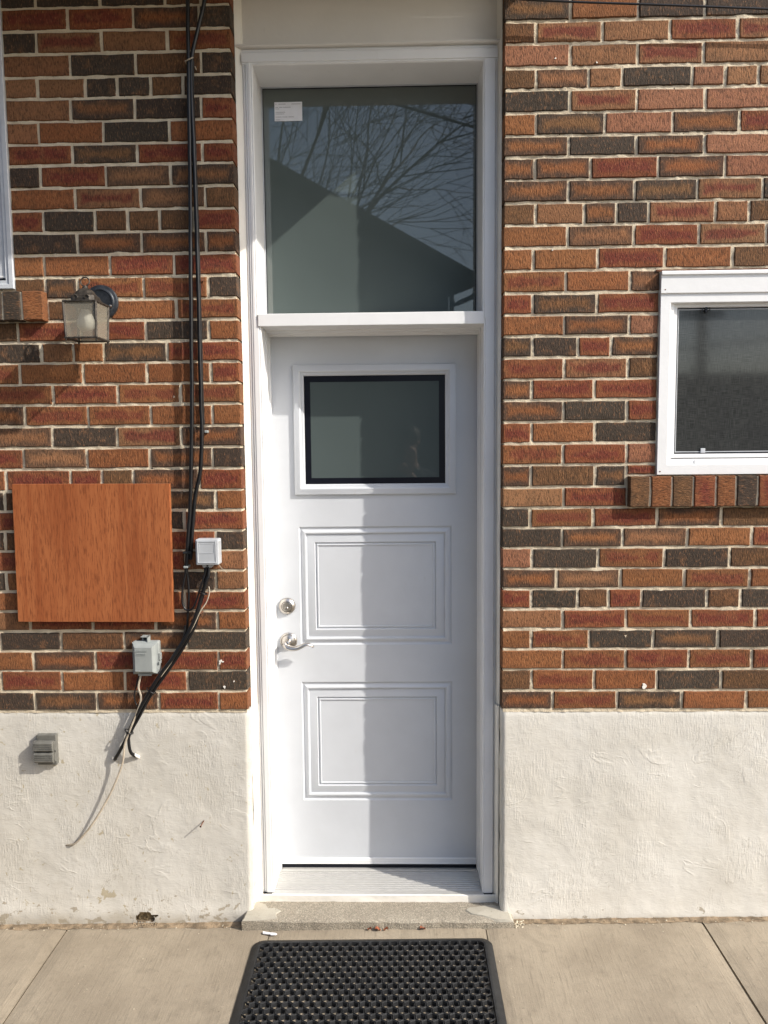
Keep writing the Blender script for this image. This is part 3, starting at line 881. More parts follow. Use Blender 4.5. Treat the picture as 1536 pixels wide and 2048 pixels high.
for (x, z) in ((.943, 2.287), (.941, 1.661)):
    MB().lathe([(.0026,0),(.0022,.0012),(.0004,.0014)], (x, -.0155 if z > 2 else -.0098, z), n=8).build('nail_head', M['rust'], wr)
MB().box(1.18, 1.6, .10, .102, 1.73, 1.83).build('inner_ledge', M['sash'], wr)
tag(MB().box(.915, 1.90, -.003, .09, 2.3515, 2.3575).build('steel_lintel', M['rust']), 'rusty steel lintel bar over the screened window', 'lintel')

def brick_sill(name, xs_, z0, z1, yf, codes, label, first_side):
    t = thing(name, ((xs_[0]+xs_[-1])/2, yf+.05, z0), label, 'window sill')
    zc, h = (z0+z1)/2, z1-z0
    for i, c in enumerate(codes):
        a, b_ = xs_[i]+.004, xs_[i+1]-.004
        if i == 0 and first_side == 'l': a -= .004
        if i == len(codes)-1 and first_side == 'r': b_ += .004
        me = brick_mesh(b_-a, h, .096)
        o = bpy.data.objects.new('brick', me); col.objects.link(o)
        o.location = ((a+b_)/2, yf+rnd.uniform(-.0012, .0012), zc); o.rotation_euler = (rnd.uniform(-.01,.01), rnd.uniform(-.006,.006), 0)
        me2 = me.copy(); me2.materials.clear(); me2.materials.append(M['brick_sill']); o.data = me2
        paint(o, c); link_part(o, t)
    def P(x, z): return (x, yf+.0055+.002*mn.noise((x*70, z*70, 5)), z)
    xa, xb = xs_[0]+.004, xs_[-1]-.004
    mb = grid(P, lin(xa, xb, .006), lin(z0+.003, z1-.003, .006)); mb.box(xa, xb, yf+.009, .06, z0+.003, z1-.003)
    mb.build('mortar', M['mortar'], t, smooth=60)
    return t
sx = [.832, .9046, .9795, 1.0543, 1.1325, 1.2037, 1.2782]
while sx[-1] < 1.95: sx.append(sx[-1]+.0755)
brick_sill('brick_sill', sx, 1.5365, 1.6445, -.026, 'BOBRODROBTRDBOR'[:len(sx)-1], 'projecting row of upright bricks under the screened window', 'l')
sx = [-1.2155, -1.2922, -1.3595]
while sx[-1] > -1.9: sx.append(sx[-1]-.0755)
sx = sx[::-1]
brick_sill('brick_sill', sx, 2.2090, 2.3085, -.035, ('BOROTBORDBR'+'OBDDO')[-(len(sx)-1):], 'projecting row of upright bricks beside the lantern', 'r')

# ------------------------------------------------------------------ window at the left edge
wl = thing('house_window', (-1.7, 0, 2.32), 'tall pale grey window at the end of the lantern wall', 'window')
MB().rings(-2.2, -1.3275, 2.322, TOPZ-.15, [(0,.06),(0,-.006),(.002,-.008),(.016,-.008),(.018,-.005),(.018,.004)], 0, fill=False).build('outer_frame', M['sash'], wl, fix=False)
MB().rings(-2.182, -1.3455, 2.357, TOPZ-.17, [(0,.004),(.0035,.004),(.004,.008)], 0, fill=False).build('gasket', M['black'], wl, fix=False)
MB().rings(-2.185, -1.3445, 2.340, TOPZ-.17, [(0,-.003),(.012,-.004),(.013,.006)], 0, fill=False).build('sash_frame', M['sash'], wl, fix=False)
MB().box(-2.178, -1.3495, .003, .05, 2.361, TOPZ-.175).build('panel', M['sash'], wl)
MB().rings(-2.150, -1.352, 2.363, 3.19, [(0,.0022),(.004,.0012),(.006,.0022)], 0, fill=False).build('bead', M['vinyl'], wl, fix=False)

# ------------------------------------------------------------------ lantern
la = thing('wall_lantern', (-1.025, 0, 2.21), 'weathered bronze box lantern with clear panes and a bare bulb', 'lantern')
pc = (-1.022, -.001, 2.271)
bp = MB().lathe([(.061,0),(.061,.004),(.058,.0085),(.050,.0105),(.047,.0140),(.043,.0150),(.040,.0130),(.020,.0135),(.0005,.014)], pc, n=40).build('back_plate', M['plate'], la, smooth=30)
MB().lathe([(.006,0),(.006,.004),(.004,.007),(.0005,.008)], (-.986,-.014,2.256), n=14).build('screw', M['nickel'], bp, smooth=40)
LX, LY = -1.030, -.118                       # axis of the lantern body
MB().tube(smooth_path([(-1.022,-.008,2.262),(-1.024,-.045,2.275),(-1.027,-.08,2.272),(LX,LY,2.262)], 5), .0105, 10).build('arm', M['bronze'], la, smooth=40)
def ring_sq(mb, hw, hd, z0, z1, t):
    for (a, b_, c, d) in ((-hw,hw,-hd,-hd+t),(-hw,hw,hd-t,hd),(-hw,-hw+t,-hd+t,hd-t),(hw-t,hw,-hd+t,hd-t)):
        mb.box(LX+a, LX+b_, LY+c, LY+d, z0, z1)
    return mb
HT, HB, ZT_, ZB_ = .0545, .0505, 2.244, 2.131
MB().add([(LX-HT-.003,LY-HT-.003,ZT_),(LX+HT+.003,LY-HT-.003,ZT_),(LX+HT+.003,LY+HT+.003,ZT_),(LX-HT-.003,LY+HT+.003,ZT_),
          (LX-HT-.003,LY-HT-.003,ZT_+.006),(LX+HT+.003,LY-HT-.003,ZT_+.006),(LX+HT+.003,LY+HT+.003,ZT_+.006),(LX-HT-.003,LY+HT+.003,ZT_+.006)],
         [(0,3,2,1),(4,5,6,7),(0,1,5,4),(1,2,6,5),(2,3,7,6),(3,0,4,7)]).build('top_rim', M['bronze'], la, bevel=.0015)
c = .040
cap = MB().rings(LX-c, LX+c, -c, c, [(0,0)], 0, fill=False)
capv = MB()
lev = [(.040,2.2495),(.0395,2.2690),(.034,2.2745),(.029,2.2850),(.020,2.2925),(.011,2.2965),(.0085,2.3015),(.0075,2.3055)]
for r, z in lev:
    k = 16
    for i in range(k):
        a = 2*math.pi*(i+.5)/k
        sq = r/max(abs(math.cos(a)), abs(math.sin(a))); mixf = min(1, max(0, (z-2.268)/.02))
        rr = sq*(1-mixf)+r*mixf
        capv.v.append((LX+math.cos(a)*rr, LY+math.sin(a)*rr, z))
for j in range(len(lev)-1):
    for i in range(16):
        capv.f.append((j*16+i, j*16+(i+1) % 16, (j+1)*16+(i+1) % 16, (j+1)*16+i))
capv.f += [tuple(range(15,-1,-1)), tuple((len(lev)-1)*16+i for i in range(16))]
cp = capv.build('cap', M['bronze'], la, smooth=35)
MB().tube([(LX+math.cos(t)*.0150, LY+math.sin(t)*.003, 2.3195+math.sin(t)*.0150) for t in [2*math.pi*i/24 for i in range(25)]], .0023, 7).build('finial_ring', M['bronze'], la, smooth=50)
for s in (-1, 1):
    MB().tube(smooth_path([(LX+.028*s,LY-.0405,2.262),(LX+.020*s,LY-.041,2.270),(LX+.010*s,LY-.041,2.262),(LX+.016*s,LY-.041,2.257)], 4), .0016, 6).build('scroll', M['bronze'], cp, smooth=50)
for sx_ in (-1, 1):
    for sy_ in (-1, 1):
        MB().tube([(LX+sx_*HB, LY+sy_*HB, ZB_), (LX+sx_*HT, LY+sy_*HT, ZT_)], .0042, 4).build('corner_post', M['bronze'], la)
        MB().lathe([(.0035,0),(.0030,-.006),(.0005,-.008)], (LX+sx_*HB, LY+sy_*HB, ZB_-.0055), axis='z', n=8).build('foot', M['bronze'], la)
ring_sq(MB(), HB+.005, HB+.005, ZB_-.006, ZB_, .009).build('bottom_rim', M['bronze'], la, bevel=.001)
for (ax, s) in (('y',-1), ('y',1), ('x',-1), ('x',1)):
    q = []
    for (u, hz, z) in ((-1,HB,ZB_),(1,HB,ZB_),(1,HT,ZT_),(-1,HT,ZT_)):
        off = s*(hz-.001)
        q.append((LX+u*hz, LY+off, z) if ax == 'y' else (LX+off, LY+u*hz, z))
    MB().add(q, [(0,1,2,3)]).build('glass_pane', M['lamp_glass'], la, fix=False)
bu = MB().lathe([(.0125,.052),(.0135,.044),(.0165,.034),(.0235,.018),(.0288,.004),(.0300,-.006),(.0285,-.016),(.023,-.025),(.0145,-.0305),(.0005,-.033)], (LX-.002,LY,2.186), axis='z', n=24).build('bulb', M['bulb'], la, smooth=60)
MB().lathe([(.0150,0),(.0150,.020),(.0005,.020)], (LX-.002,LY,2.226), axis='z', n=18).build('socket', M['plate'], la, smooth=40)

# ------------------------------------------------------------------ board on the wall
bd = MB().box(-1.3645, -.7985, -.029, -.011, 1.1345, 1.6345).build('cover_board', M['wood'], None, bevel=.0012)
tag(bd, 'square cherry brown laminate board fixed flat on the bricks', 'board')
bd.rotation_euler = (0, .006, 0)

# ------------------------------------------------------------------ boxes
jb = thing('junction_box', (-.66, 0, 1.33), 'small pale grey plastic box with black cables leaving its underside', 'junction box')
MB().box(-.7035, -.6215, -.052, -.002, 1.3435, 1.4355).build('case', M['pale_box'], jb, bevel=.0045, seg=3)
MB().rings(-.698, -.629, 1.350, 1.430, [(0,-.0005),(.001,-.0015),(.0035,-.0015),(.0045,0)], -.052, fill=False).build('lid', M['pale_box'], jb, fix=False)
MB().rings(-.690, -.636, 1.385, 1.422, [(0,.0004),(.0006,-.0008),(.0016,-.0008),(.0022,.0004)], -.0522, fill=False).build('label_recess', M['pale_box'], jb, fix=False)
MB().prism([(-.688,1.344),(-.682,1.332),(-.652,1.332),(-.645,1.344)], -.036, -.004).build('bottom_tab', M['pale_box'], jb, bevel=.0015)
MB().box(-.6695, -.6635, -.0368, -.035, 1.3365, 1.3405).build('slot', M['black'], jb)
MB().lathe([(.006,0),(.006,.012),(.004,.014),(.0005,.0145)], (-.6235,-.03,1.428), n=12).build('knob', M['pale_box'], jb, smooth=40)
nb = thing('interface_box', (-.902, 0, .94), 'grey weatherproof telephone box with hinged lid and hook above', 'utility box')
MB().box(-.950, -.8550, -.030, -.001, .9430, 1.0615).build('back_case', M['grey_box'], nb, bevel=.006, seg=3)
lid = MB().rings(-.9515, -.860, .9405, 1.0585, [(0,.028),(0,.004),(.002,0),(.0055,-.002),(.012,-.015),(.015,-.0170)], -.031).build('lid', M['grey_box'], nb, smooth=25, fix=False)
mb = MB()
for z, a, e in ((1.0335,-.936,-.889),(1.0300,-.940,-.894),(1.0215,-.929,-.897),(1.0165,-.931,-.899)):
    x = a
    while x < e:
        w = rnd.uniform(.003, .008); mb.box(x, min(x+w,e), -.0495, -.0478, z-.0012, z+.0012); x += w+rnd.uniform(.0008,.002)
mb.box(-.937, -.921, -.0495, -.0478, .9565, .9600)
mb.build('embossing', M['grey_box'], lid)['kind'] = 'stuff'
MB().box(-.8555, -.8495, -.030, -.012, .992, 1.018).box(-.8555, -.8515, -.034, -.010, .978, .988).build('latch', M['grey_box'], nb, bevel=.001)
MB().box(-.9190, -.8935, -.016, -.012, 1.060, 1.0795).box(-.8965, -.8925, -.03, -.001, 1.060, 1.0800).box(-.9190, -.8925, -.030, -.003, 1.0765, 1.0800).build('hook_bracket', M['grey_box'], nb, bevel=.0008)
MB().lathe([(.0055,0),(.0055,.003),(.0035,.005),(.0005,.005)], (-.9075,-.016,1.0695), n=10).build('screw', M['plate'], nb, smooth=40)
MB().box(-.932, -.884, -.034, -.004, .9355, .9435).build('bottom_lip', M['grey_box'], nb, bevel=.0015)

ou = thing('outlet_cover', (-1.292, 0, .59), 'grey weatherproof outlet cover with two ribbed flaps on the stucco', 'outlet cover')
MB().box(-1.3265, -1.2535, -.016, .003, .5935, .7085).build('base_plate', M['outlet'], ou, bevel=.003)
for z0 in (.6045, .6465):
    f = [( -.017, z0), (-.040, z0+.002)]
    prof_ = [(-.014,z0),(-.026,z0+.001),(-.032,z0+.006)]
    for k in range(4):
        z = z0+.008+k*.0075
        prof_ += [(-.0340,z),(-.0340,z+.0042),(-.0310,z+.0050),(-.0310,z+.0068)]
    prof_ += [(-.027,z0+.040),(-.014,z0+.041)]
    fl = MB().sweep_x(prof_, -1.3325, -1.2615).build('flap', M['outlet'], ou, bevel=.0008, seg=1)
    MB().tube([(-1.2605,-.016,z0+.004),(-1.2605,-.016,z0+.038)], .0042, 8).build('hinge', M['outlet'], fl, smooth=40)
MB().box(-1.2480, -1.2475, -.010, .003, .5900, .7120)

# ------------------------------------------------------------------ cables
def cable(pts, r, mat, label, name='cable', group=None, n=8):
    pts = smooth_path(pts, 5)
    pts = [p+Vector((.0012*mn.noise((p.z*14, r*900, 1)), 0, 0)) for p in pts]
    return tag(MB().tube(pts, r, n).build(name, mat, None, smooth=60), label, 'cable', group)
def P3(l, y): return [(x, y if not isinstance(y, list) else y[i], z) for i, (x, z) in enumerate(l)]
cable(P3([(-.6760,3.62),(-.6767,3.26),(-.6798,3.1644),(-.6818,3.0518),(-.6847,2.8566),(-.6892,2.6088),(-.6983,2.2719),(-.7059,1.9271),(-.7133,1.7516),(-.7226,1.5741),(-.7362,1.4307),(-.7440,1.335),(-.7450,1.31)], -.027), .0070, M['cable'], 'straight thick black cable running down the wall, farther from the door')
cable(P3([(-.575,3.50),(-.6204,3.2618),(-.6471,3.1663),(-.6723,3.0701),(-.6748,2.9402),(-.6730,2.7265),(-.6722,2.476),(-.6738,2.204),(-.6753,1.927),(-.6756,1.8042),(-.6848,1.6804),(-.7013,1.6093),(-.7126,1.5379),(-.7240,1.4299),(-.7310,1.36)], -.022), .0072, M['cable'], 'thick black cable beside the door frame, bending in above the pale box')
cable(P3([(-.668,3.07),(-.6715,2.9402),(-.6690,2.7),(-.6685,2.476),(-.6690,2.204),(-.6705,1.927),(-.6690,1.84)], -.012), .0030, M['cable'], 'thin black cord strapped along the cable nearest the door')
cable([(-.7456,-.030,1.323),(-.7600,-.032,1.2503),(-.7615,-.034,1.2047),(-.7480,-.036,1.1790),(-.7250,-.038,1.1840),(-.7050,-.038,1.2250),(-.6840,-.038,1.2863),(-.6700,-.034,1.3350)], .0036, M['cable'], 'thin black cable hanging in a loop below the pale box')
cable([(-.7432,-.022,1.310),(-.7400,-.024,1.25),(-.7419,-.024,1.20),(-.7458,-.022,1.1647),(-.7577,-.022,1.0817),(-.8011,-.022,.989),(-.8589,-.024,.9107),(-.91,-.026,.832)], .0042, M['cable'], 'black cable descending behind the hanging loop')
cable([(-.6630,-.030,1.335),(-.6640,-.034,1.300),(-.6710,-.036,1.2862),(-.6907,-.036,1.2317),(-.7069,-.036,1.177),(-.7382,-.036,1.1038),(-.7959,-.036,1.0118),(-.8532,-.036,.9378),(-.9116,-.034,.8446),(-.9550,-.030,.7696),(-.9850,-.026,.7050),(-1.0150,-.022,.6500),(-1.0390,-.008,.6126),(-1.0400,.012,.6100)], .0066, M['cable'], 'thick glossy black cable slanting down into a hole in the stucco')
cable([(-.6748,-.024,1.335),(-.6842,-.024,1.249),(-.7043,-.024,1.1851),(-.7200,-.024,1.1209),(-.7720,-.024,1.0288),(-.8300,-.024,.9455),(-.8850,-.024,.8709),(-.9340,-.022,.7865),(-.9750,-.022,.715),(-.9800,-.024,.6850),(-.9760,-.020,.6450),(-.9640,-.008,.6250),(-.9600,.012,.620)], .0060, M['cable'], 'black cable slanting beside the glossy one, ending in a pale taped tip')
cable([(-.7560,-.030,1.120),(-.7620,-.034,1.075),(-.7900,-.036,1.030),(-.8330,-.038,.9620),(-.8720,-.038,.9060),(-.9120,-.034,.8420)], .0034, M['cable'], 'short thin black cord lying over the slanting bundle')
cable([(-.966,-.012,.632),(-.9600,-.006,.624),(-.9550,.003,.615)], .0058, M['caulk'], 'pale taped tip of a cable entering the stucco', 'cable_tip')
cable([(-.6660,-.03,1.262),(-.6650,-.028,1.240),(-.6760,-.028,1.205),(-.6980,-.030,1.172),(-.728,-.03,1.115),(-.790,-.03,1.015),(-.850,-.03,.932)], .0022, M['wire'], 'thin beige wire curling out from the upper black bundle', 'wire')
cable([(-.9250,-.026,.936),(-.9285,-.026,.9237),(-.9340,-.028,.8900),(-.9250,-.032,.8506),(-.9430,-.034,.7942),(-.9690,-.034,.7375),(-.9930,-.032,.6712),(-1.0080,-.030,.5950),(-1.0600,-.028,.4799),(-1.1330,-.022,.3638),(-1.1930,-.014,.2960),(-1.2250,-.008,.2800),(-1.2560,.006,.2740)], .0038, M['wire'], 'beige wire drooping from the grey box down across the stucco', 'wire', n=6)
cable([(-.9330,-.024,.936),(-.9420,-.024,.900),(-.9520,-.026,.8600),(-.9450,-.028,.8262),(-.9250,-.030,.8180)], .0026, M['cable'], 'thin black lead looping out of the grey telephone box')
cable([(-.630,-.03,1.345),(-.622,-.026,1.332),(-.612,-.020,1.318),(-.603,-.012,1.309)], .0009, M['wire'], 'frayed hair thin wire beside the pale box', 'wire', n=5)
def clip(x, z, y, label, w=.010, h=.008, mat='plate'):
    tag(MB().box(x-w, x+w, y-.0085, .002, z-h/2, z+h/2).build('cable_clip', M[mat], None, bevel=.002), label, 'cable clip')
clip(-.7400, 1.386, -.026, 'small dark clip holding the cables left of the pale box', .014)
clip(-.7450, 1.334, -.030, 'grey clip where the hanging loop starts', .008, .008, 'grey_box')
clip(-.6620, 1.816, -.008, 'small pale clip nailed beside the cables', .006, .009, 'grey_box')
def tie(c, d, r, label):
    c = Vector(c); d = Vector(d).normalized(); u = d.cross(Vector((0,1,0))).normalized(); w = d.cross(u)
    p = [c+u*math.cos(a)*r[0]+w*math.sin(a)*r[1] for a in [2*math.pi*i/16 for i in range(17)]]
    mb = MB().tube(p, .0022, 6); mb.box(c.x-.005, c.x+.003, c.y-r[1]-.004, c.y-r[1]+.003, c.z-.004, c.z+.004)
    tag(mb.build('cable_tie', M['cable'], None, smooth=50), label, 'cable tie')
tie((-.6870,-.033,1.240), (.35,0,1), (.016,.013), 'black tie round the bundle under the pale box')
tie((-.8880,-.030,.8800), (.62,0,1), (.018,.013), 'black tie round the bundle beside the grey telephone box')
tie((-.9760,-.027,.7250), (.55,0,1), (.016,.013), 'black tie round the bundle on the stucco')
hk = MB().tube([(-.690,.002,3.058),(-.690,-.034,3.060),(-.676,-.040,3.063),(-.662,-.036,3.071)], .0024, 6).tube([(-.662,.002,3.047),(-.661,-.020,3.048)], .0022, 6)
tag(hk.build('cable_hook', M['wire'], None, smooth=50), 'pale bent wire hook pinning the cables near the eave', 'hook')
def nail(p, d, r, l, mat, label):
    p = Vector(p); d = Vector(d).normalized()
    tag(MB().tube([p-d*.004, p+d*l, p+d*(l+.001)], [r, r, r*1.9], 8).build('nail', M[mat], None, smooth=40), label, 'nail')
nail((-.662,0,2.338), (.25,-1,.15), .0026, .022, 'rust', 'rusty nail in the bricks by the cables, level with the lantern ring')
nail((-.700,0,1.163), (-.3,-1,-.2), .0034, .020, 'rust', 'rusty nail in the bricks below the beige wire')
nail((-.7175,-.004,.372), (-.12,-1,-.18), .0021, .032, 'rust', 'small rusty nail sticking out of the bare stucco')
tag(MB().tube(smooth_path([(.405,.0,3.262),(.407,-.04,3.245),(.42,-.05,3.2275),(.62,-.05,3.2135),(.95,-.05,3.196),(1.37,-.05,3.172),(3.0,-.05,3.08)], 6), .0036, 7).build('overhead_wire', M['cable'], None, smooth=60), 'thin black wire strung across the top of the wall', 'wire')

# ------------------------------------------------------------------ doormat
mt = thing('doormat', (-.0885, -.55, gz(-.0885)), 'black rubber honeycomb doormat lying before the doorstep', 'doormat')
mx0, mx1, my0, my1 = -.5160, .3390, -1.08, -.1270
def rr(x0, x1, y0, y1, r, k=6):
    out = []
    for cx_, cy_, a0 in ((x1-r,y1-r,0),(x0+r,y1-r,90),(x0+r,y0+r,180),(x1-r,y0+r,270)):
        for i in range(k+1):
            a = math.radians(a0+90*i/k); out.append((cx_+r*math.cos(a), cy_+r*math.sin(a)))
    return out
mb = MB(); loops = [(0,.040,.0015),(.002,.040,.004),(.020,.030,.0115),(.024,.026,.0135),(.031,.020,.0135),(.032,.019,.0005)]
n = 28
for ins, r, z in loops:
    mb.v += [(x, y, gz(x)+z) for x, y in rr(mx0+ins, mx1-ins, my0+ins, my1-ins, r)]
for i in range(len(loops)-1):
    for k in range(n): mb.f.append((i*n+k, i*n+(k+1) % n, (i+1)*n+(k+1) % n, (i+1)*n+k))
mb.build('border', M['rubber'], mt, smooth=40)
A, B_ = .0352, .0268
mb = MB(); row = 0
y = my1-.031-.010
while y > my0+.035:
    x = mx0+.031+(.016 if row % 2 == 0 else .0336)
    while x < mx1-.031-.010:
        hexo = [(A/2, B_/3), (0, 2*B_/3), (-A/2, B_/3), (-A/2, -B_/3), (0, -2*B_/3), (A/2, -B_/3)]
        b0 = len(mb.v)
        for sc, z in ((1.0,.0100),(.90,.0138),(.82,.0130),(.68,.0005)):
            mb.v += [(min(max(x+p*sc, mx0+.028), mx1-.028), min(y+q_*sc, my1-.028), gz(x)+z) for p, q_ in hexo]
        for i in range(3):
            for k in range(6): mb.f.append((b0+i*6+k, b0+i*6+(k+1) % 6, b0+(i+1)*6+(k+1) % 6, b0+(i+1)*6+k))
        x += A
    y -= B_; row += 1
mb.build('honeycomb', M['rubber'], mt, fix=False)

# ------------------------------------------------------------------ litter on the ground
def scrap(name, pts, z, h, mat, label, cat):
    mb = MB(); k = len(pts)
    mb.v = [(x, y, gz(x)+z) for x, y in pts]+[(x, y, gz(x)+z+h) for x, y in pts]
    mb.f = [tuple(reversed(range(k))), tuple(range(k, 2*k))]+[(i, (i+1) % k, (i+1) % k+k, i+k) for i in range(k)]
    return tag(mb.build(name, mat), label, cat)
scrap('paper_scrap', [(-.4915,-.0780),(-.4900,-.0900),(-.4650,-.0945),(-.4590,-.0985),(-.4420,-.0990),(-.4370,-.0935),(-.4440,-.0880),(-.4640,-.0860)], .002, .003, M['paper'], 'white cardboard scrap lying between doorstep and mat', 'scrap')
def leaf(x, y, s, rot, label):
    mb = MB(); pts = []
    for i in range(7):
        t = i/6; w = math.sin(math.pi*t)**.7*.4*s
        for u in (-1, 0, 1):
            px, py = (t-.5)*s, u*w
            pts.append((x+px*math.cos(rot)-py*math.sin(rot), y+px*math.sin(rot)+py*math.cos(rot), gz(x)+.003+abs(u)*.006+.004*math.sin(t*5)))
    mb.v = pts
    for i in range(6):
        for u in range(2): mb.f.append((i*3+u, (i+1)*3+u, (i+1)*3+u+1, i*3+u+1))
    o = mb.build('dry_leaf', M['leaf'], fix=False); tag(o, label, 'leaf')
leaf(.095, -.072, .022, .4, 'single curled red leaf at the foot of the doorstep')
leaf(-.100, -.074, .018, 2.6, 'brown leaf at the edge of the leaf litter before the doorstep')
leaf(-.070, -.075, .022, .1, 'flat brown leaf in the litter before the doorstep')
leaf(-.040, -.076, .017, 3.0, 'small brown leaf beside the flat leaf before the doorstep')
mb = MB(); r = random.Random(5)
def crumb(x, y, s):
    k = len(mb.v); z = gz(x)
    mb.v += [(x-s*r.uniform(.5,1.3), y, z), (x, y-s*r.uniform(.5,1), z), (x+s*r.uniform(.5,1.3), y, z), (x, y+s*r.uniform(.5,1), z), (x+s*.2, y, z+s*r.uniform(.5,1))]
    mb.f += [(k,k+1,k+4),(k+1,k+2,k+4),(k+2,k+3,k+4),(k+3,k,k+4)]
for i in range(170):
    x = r.uniform(-1.6, 1.5); y = -.03-abs(r.gauss(0, .03)) if i < 110 else r.uniform(-.6, -.05)
    if -.60 < x < .45 and y > -.10: continue
    if -.53 < x < .35 and y < -.13: continue
    crumb(x, y, r.uniform(.0015, .0042))
for i in range(26): crumb(r.uniform(.425, .47), r.uniform(-.07, -.02), r.uniform(.003, .007))
o = mb.build('grit', M['straw'], None); tag(o, 'pale grit and chips scattered over the pavement', 'grit', kind='stuff')
mb = MB(); r = random.Random(9)
for i in range(60):
    crumb(-.945+r.uniform(-.05, .05), r.uniform(-.03, -.006), r.uniform(.003, .008))
for i in range(70):
    x = r.uniform(-1.5, 1.45)
    if -.60 < x < .45: continue
    crumb(x, r.uniform(-.05, -.012), r.uniform(.002, .005))
o = mb.build('rubble', M['dirt'], None); tag(o, 'brown rubble crumbled at the foot of the stucco', 'rubble', kind='stuff')

# ------------------------------------------------------------------ roof over the door (out of frame, shades the upper wall)
pr_ = thing('porch_roof', (-1.2, -.25, 3.38), 'shallow boxed eave over the door and lantern wall', 'roof')
MB().box(-3.2, .585, -.508, .0, 3.380, 3.40).build('soffit', M['fascia'], pr_)
MB().box(-3.2, .588, -.530, -.509, 3.372, 3.54).build('fascia', M['fascia'], pr_)
MB().add([(-3.2,-.53,3.545),(.588,-.53,3.545),(.588,.1,3.75),(-3.2,.1,3.75),(-3.2,-.53,3.555),(.588,-.53,3.555),(.588,.1,3.762),(-3.2,.1,3.762)],
         [(0,3,2,1),(4,5,6,7),(0,1,5,4),(1,2,6,5),(2,3,7,6),(3,0,4,7)]).build('roof_deck', M['roofing'], pr_)

# ------------------------------------------------------------------ across the yard: what the glass mirrors
nh = thing('neighbour_house', (-3.0, -7, -.1), 'dark gabled house across the yard, seen mirrored in the glass', 'house')
TH = math.radians(24)
def H(u, v, z): return (.985-u*math.cos(TH)-v*math.sin(TH), -6.44+u*math.sin(TH)-v*math.cos(TH), z)
EZ, PITCH, RU, WU, DV = 3.70, .40, 5.2, 10.4, 7.0
RZ = EZ+RU*PITCH
def hexa(a, b, c, d, h):
    lo = [H(*q) for q in (a, b, c, d)]; hi = [(x, y, z+h) for x, y, z in lo]
    return MB().add(lo+hi, [(0,3,2,1),(4,5,6,7),(0,1,5,4),(1,2,6,5),(2,3,7,6),(3,0,4,7)])
poly = [(.286,-.1),(WU-.286,-.1),(WU-.286,EZ+.286*PITCH-.01),(RU,RZ-.01),(.286,EZ+.286*PITCH-.01)]
n5 = len(poly)
MB().add([H(u, .193, z) for u, z in poly]+[H(u, DV-.193, z) for u, z in poly], [tuple(range(n5)), tuple(reversed(range(n5, 2*n5)))]+[(i, (i+1) % n5, (i+1) % n5+n5, i+n5) for i in range(n5)]).build('wall', M['house_wall'], nh)
rf = hexa((0,0,EZ), (RU,0,RZ), (RU,DV,RZ), (0,DV,EZ), .15).build('roof', M['roofing'], nh)
hexa((WU,0,EZ), (RU+.001,0,RZ), (RU+.001,DV,RZ), (WU,DV,EZ), .15).build('roof', M['roofing'], nh)
MB().tube([H(-.03,-.02,EZ+.05), H(-.03,DV,EZ+.03)], .055, 8).build('gutter', M['house_wall'], rf)
MB().tube(smooth_path([H(0,.03,EZ+.02), H(.0,.03,EZ-.07), H(.04,.04,EZ-.14), H(.24,.15,EZ-.235), H(.255,.17,EZ-.29), H(.255,.17,.1)], 3), .030, 8).build('downspout', M['house_wall'], nh)
for (u, z) in ((3.2, 1.2), (6.6, 1.2)):
    MB().add([H(u,.19,z),H(u+.9,.19,z),H(u+.9,.19,z+1.2),H(u,.19,z+1.2),H(u,.15,z),H(u+.9,.15,z),H(u+.9,.15,z+1.2),H(u,.15,z+1.2)], [(0,3,2,1),(4,5,6,7),(0,1,5,4),(1,2,6,5),(2,3,7,6),(3,0,4,7)]).build('window', M['screen'], nh)

def bare_tree(base, trunk_len, seed, label, lean):
    r = random.Random(seed)
    t = thing('bare_tree', base, label, 'tree')
    trunk, br, tw_ = MB(), MB(), MB()
    def grow(p, d, l, rad, lev):
        pts = [p]; q_ = Vector(p); dd = Vector(d); k = 5 if lev < 4 else 3
        for i in range(k):
            dd = (dd+Vector((r.uniform(-.17,.17), r.uniform(-.17,.17), r.uniform(-.09,.13)))).normalized()
            q_ = q_+dd*(l/k); pts.append(q_.copy())
        tgt = trunk if lev == 0 else (br if lev < 3 else tw_)
        tgt.tube(pts, [rad*(1-.5*i/k) for i in range(k+1)], 6 if lev < 2 else (4 if lev < 3 else 3))
        if lev >= 6: return
        nb_ = [5, 4, 3, 3, 3, 2][lev]
        for i in range(nb_):
            s = r.uniform(.30, 1.0) if i else 1.0
            o_ = Vector(pts[min(k, max(1, int(round(s*k))))])
            ax = dd.cross(Vector((r.uniform(-1,1), r.uniform(-1,1), r.uniform(-1,1)))).normalized()
            ang = r.uniform(.45, 1.0) if i else r.uniform(.05, .35)
            nd = (dd*math.cos(ang)+ax*math.sin(ang)+Vector((.22,0,.04))).normalized()
            grow(o_, nd, l*r.uniform(.60, .84), max(.0075, rad*.58*r.uniform(.8, 1.1)), lev+1)
    grow(Vector(base), Vector(lean), trunk_len, .085, 0)
    trunk.build('trunk', M['bark'], t, fix=False); br.build('limbs', M['bark'], t, fix=False); tw_.build('crown', M['bark'], t, fix=False)
bare_tree((-3.2, -13.0, -.1), 4.5, 17, 'leafless tree behind the gabled house across the yard', (.16, 0, 1))
ga = thing('garage', (8, -17, -.1), 'low flat garage behind the utility pole across the yard', 'garage')
MB().box(3.6, 13, -20, -15, -.1, 3.1).build('wall', M['house_wall'], ga)
MB().box(3.4, 13.2, -20.2, -14.8, 3.1, 3.28).build('roof', M['roofing'], ga)
up = thing('utility_pole', (6.55, -14, -.1), 'timber utility pole with crossarm across the yard', 'utility pole')
MB().tube([(6.55,-14,-.1),(6.5,-14,4.75)], [.13,.10], 10).build('pole', M['timber'], up, smooth=50)
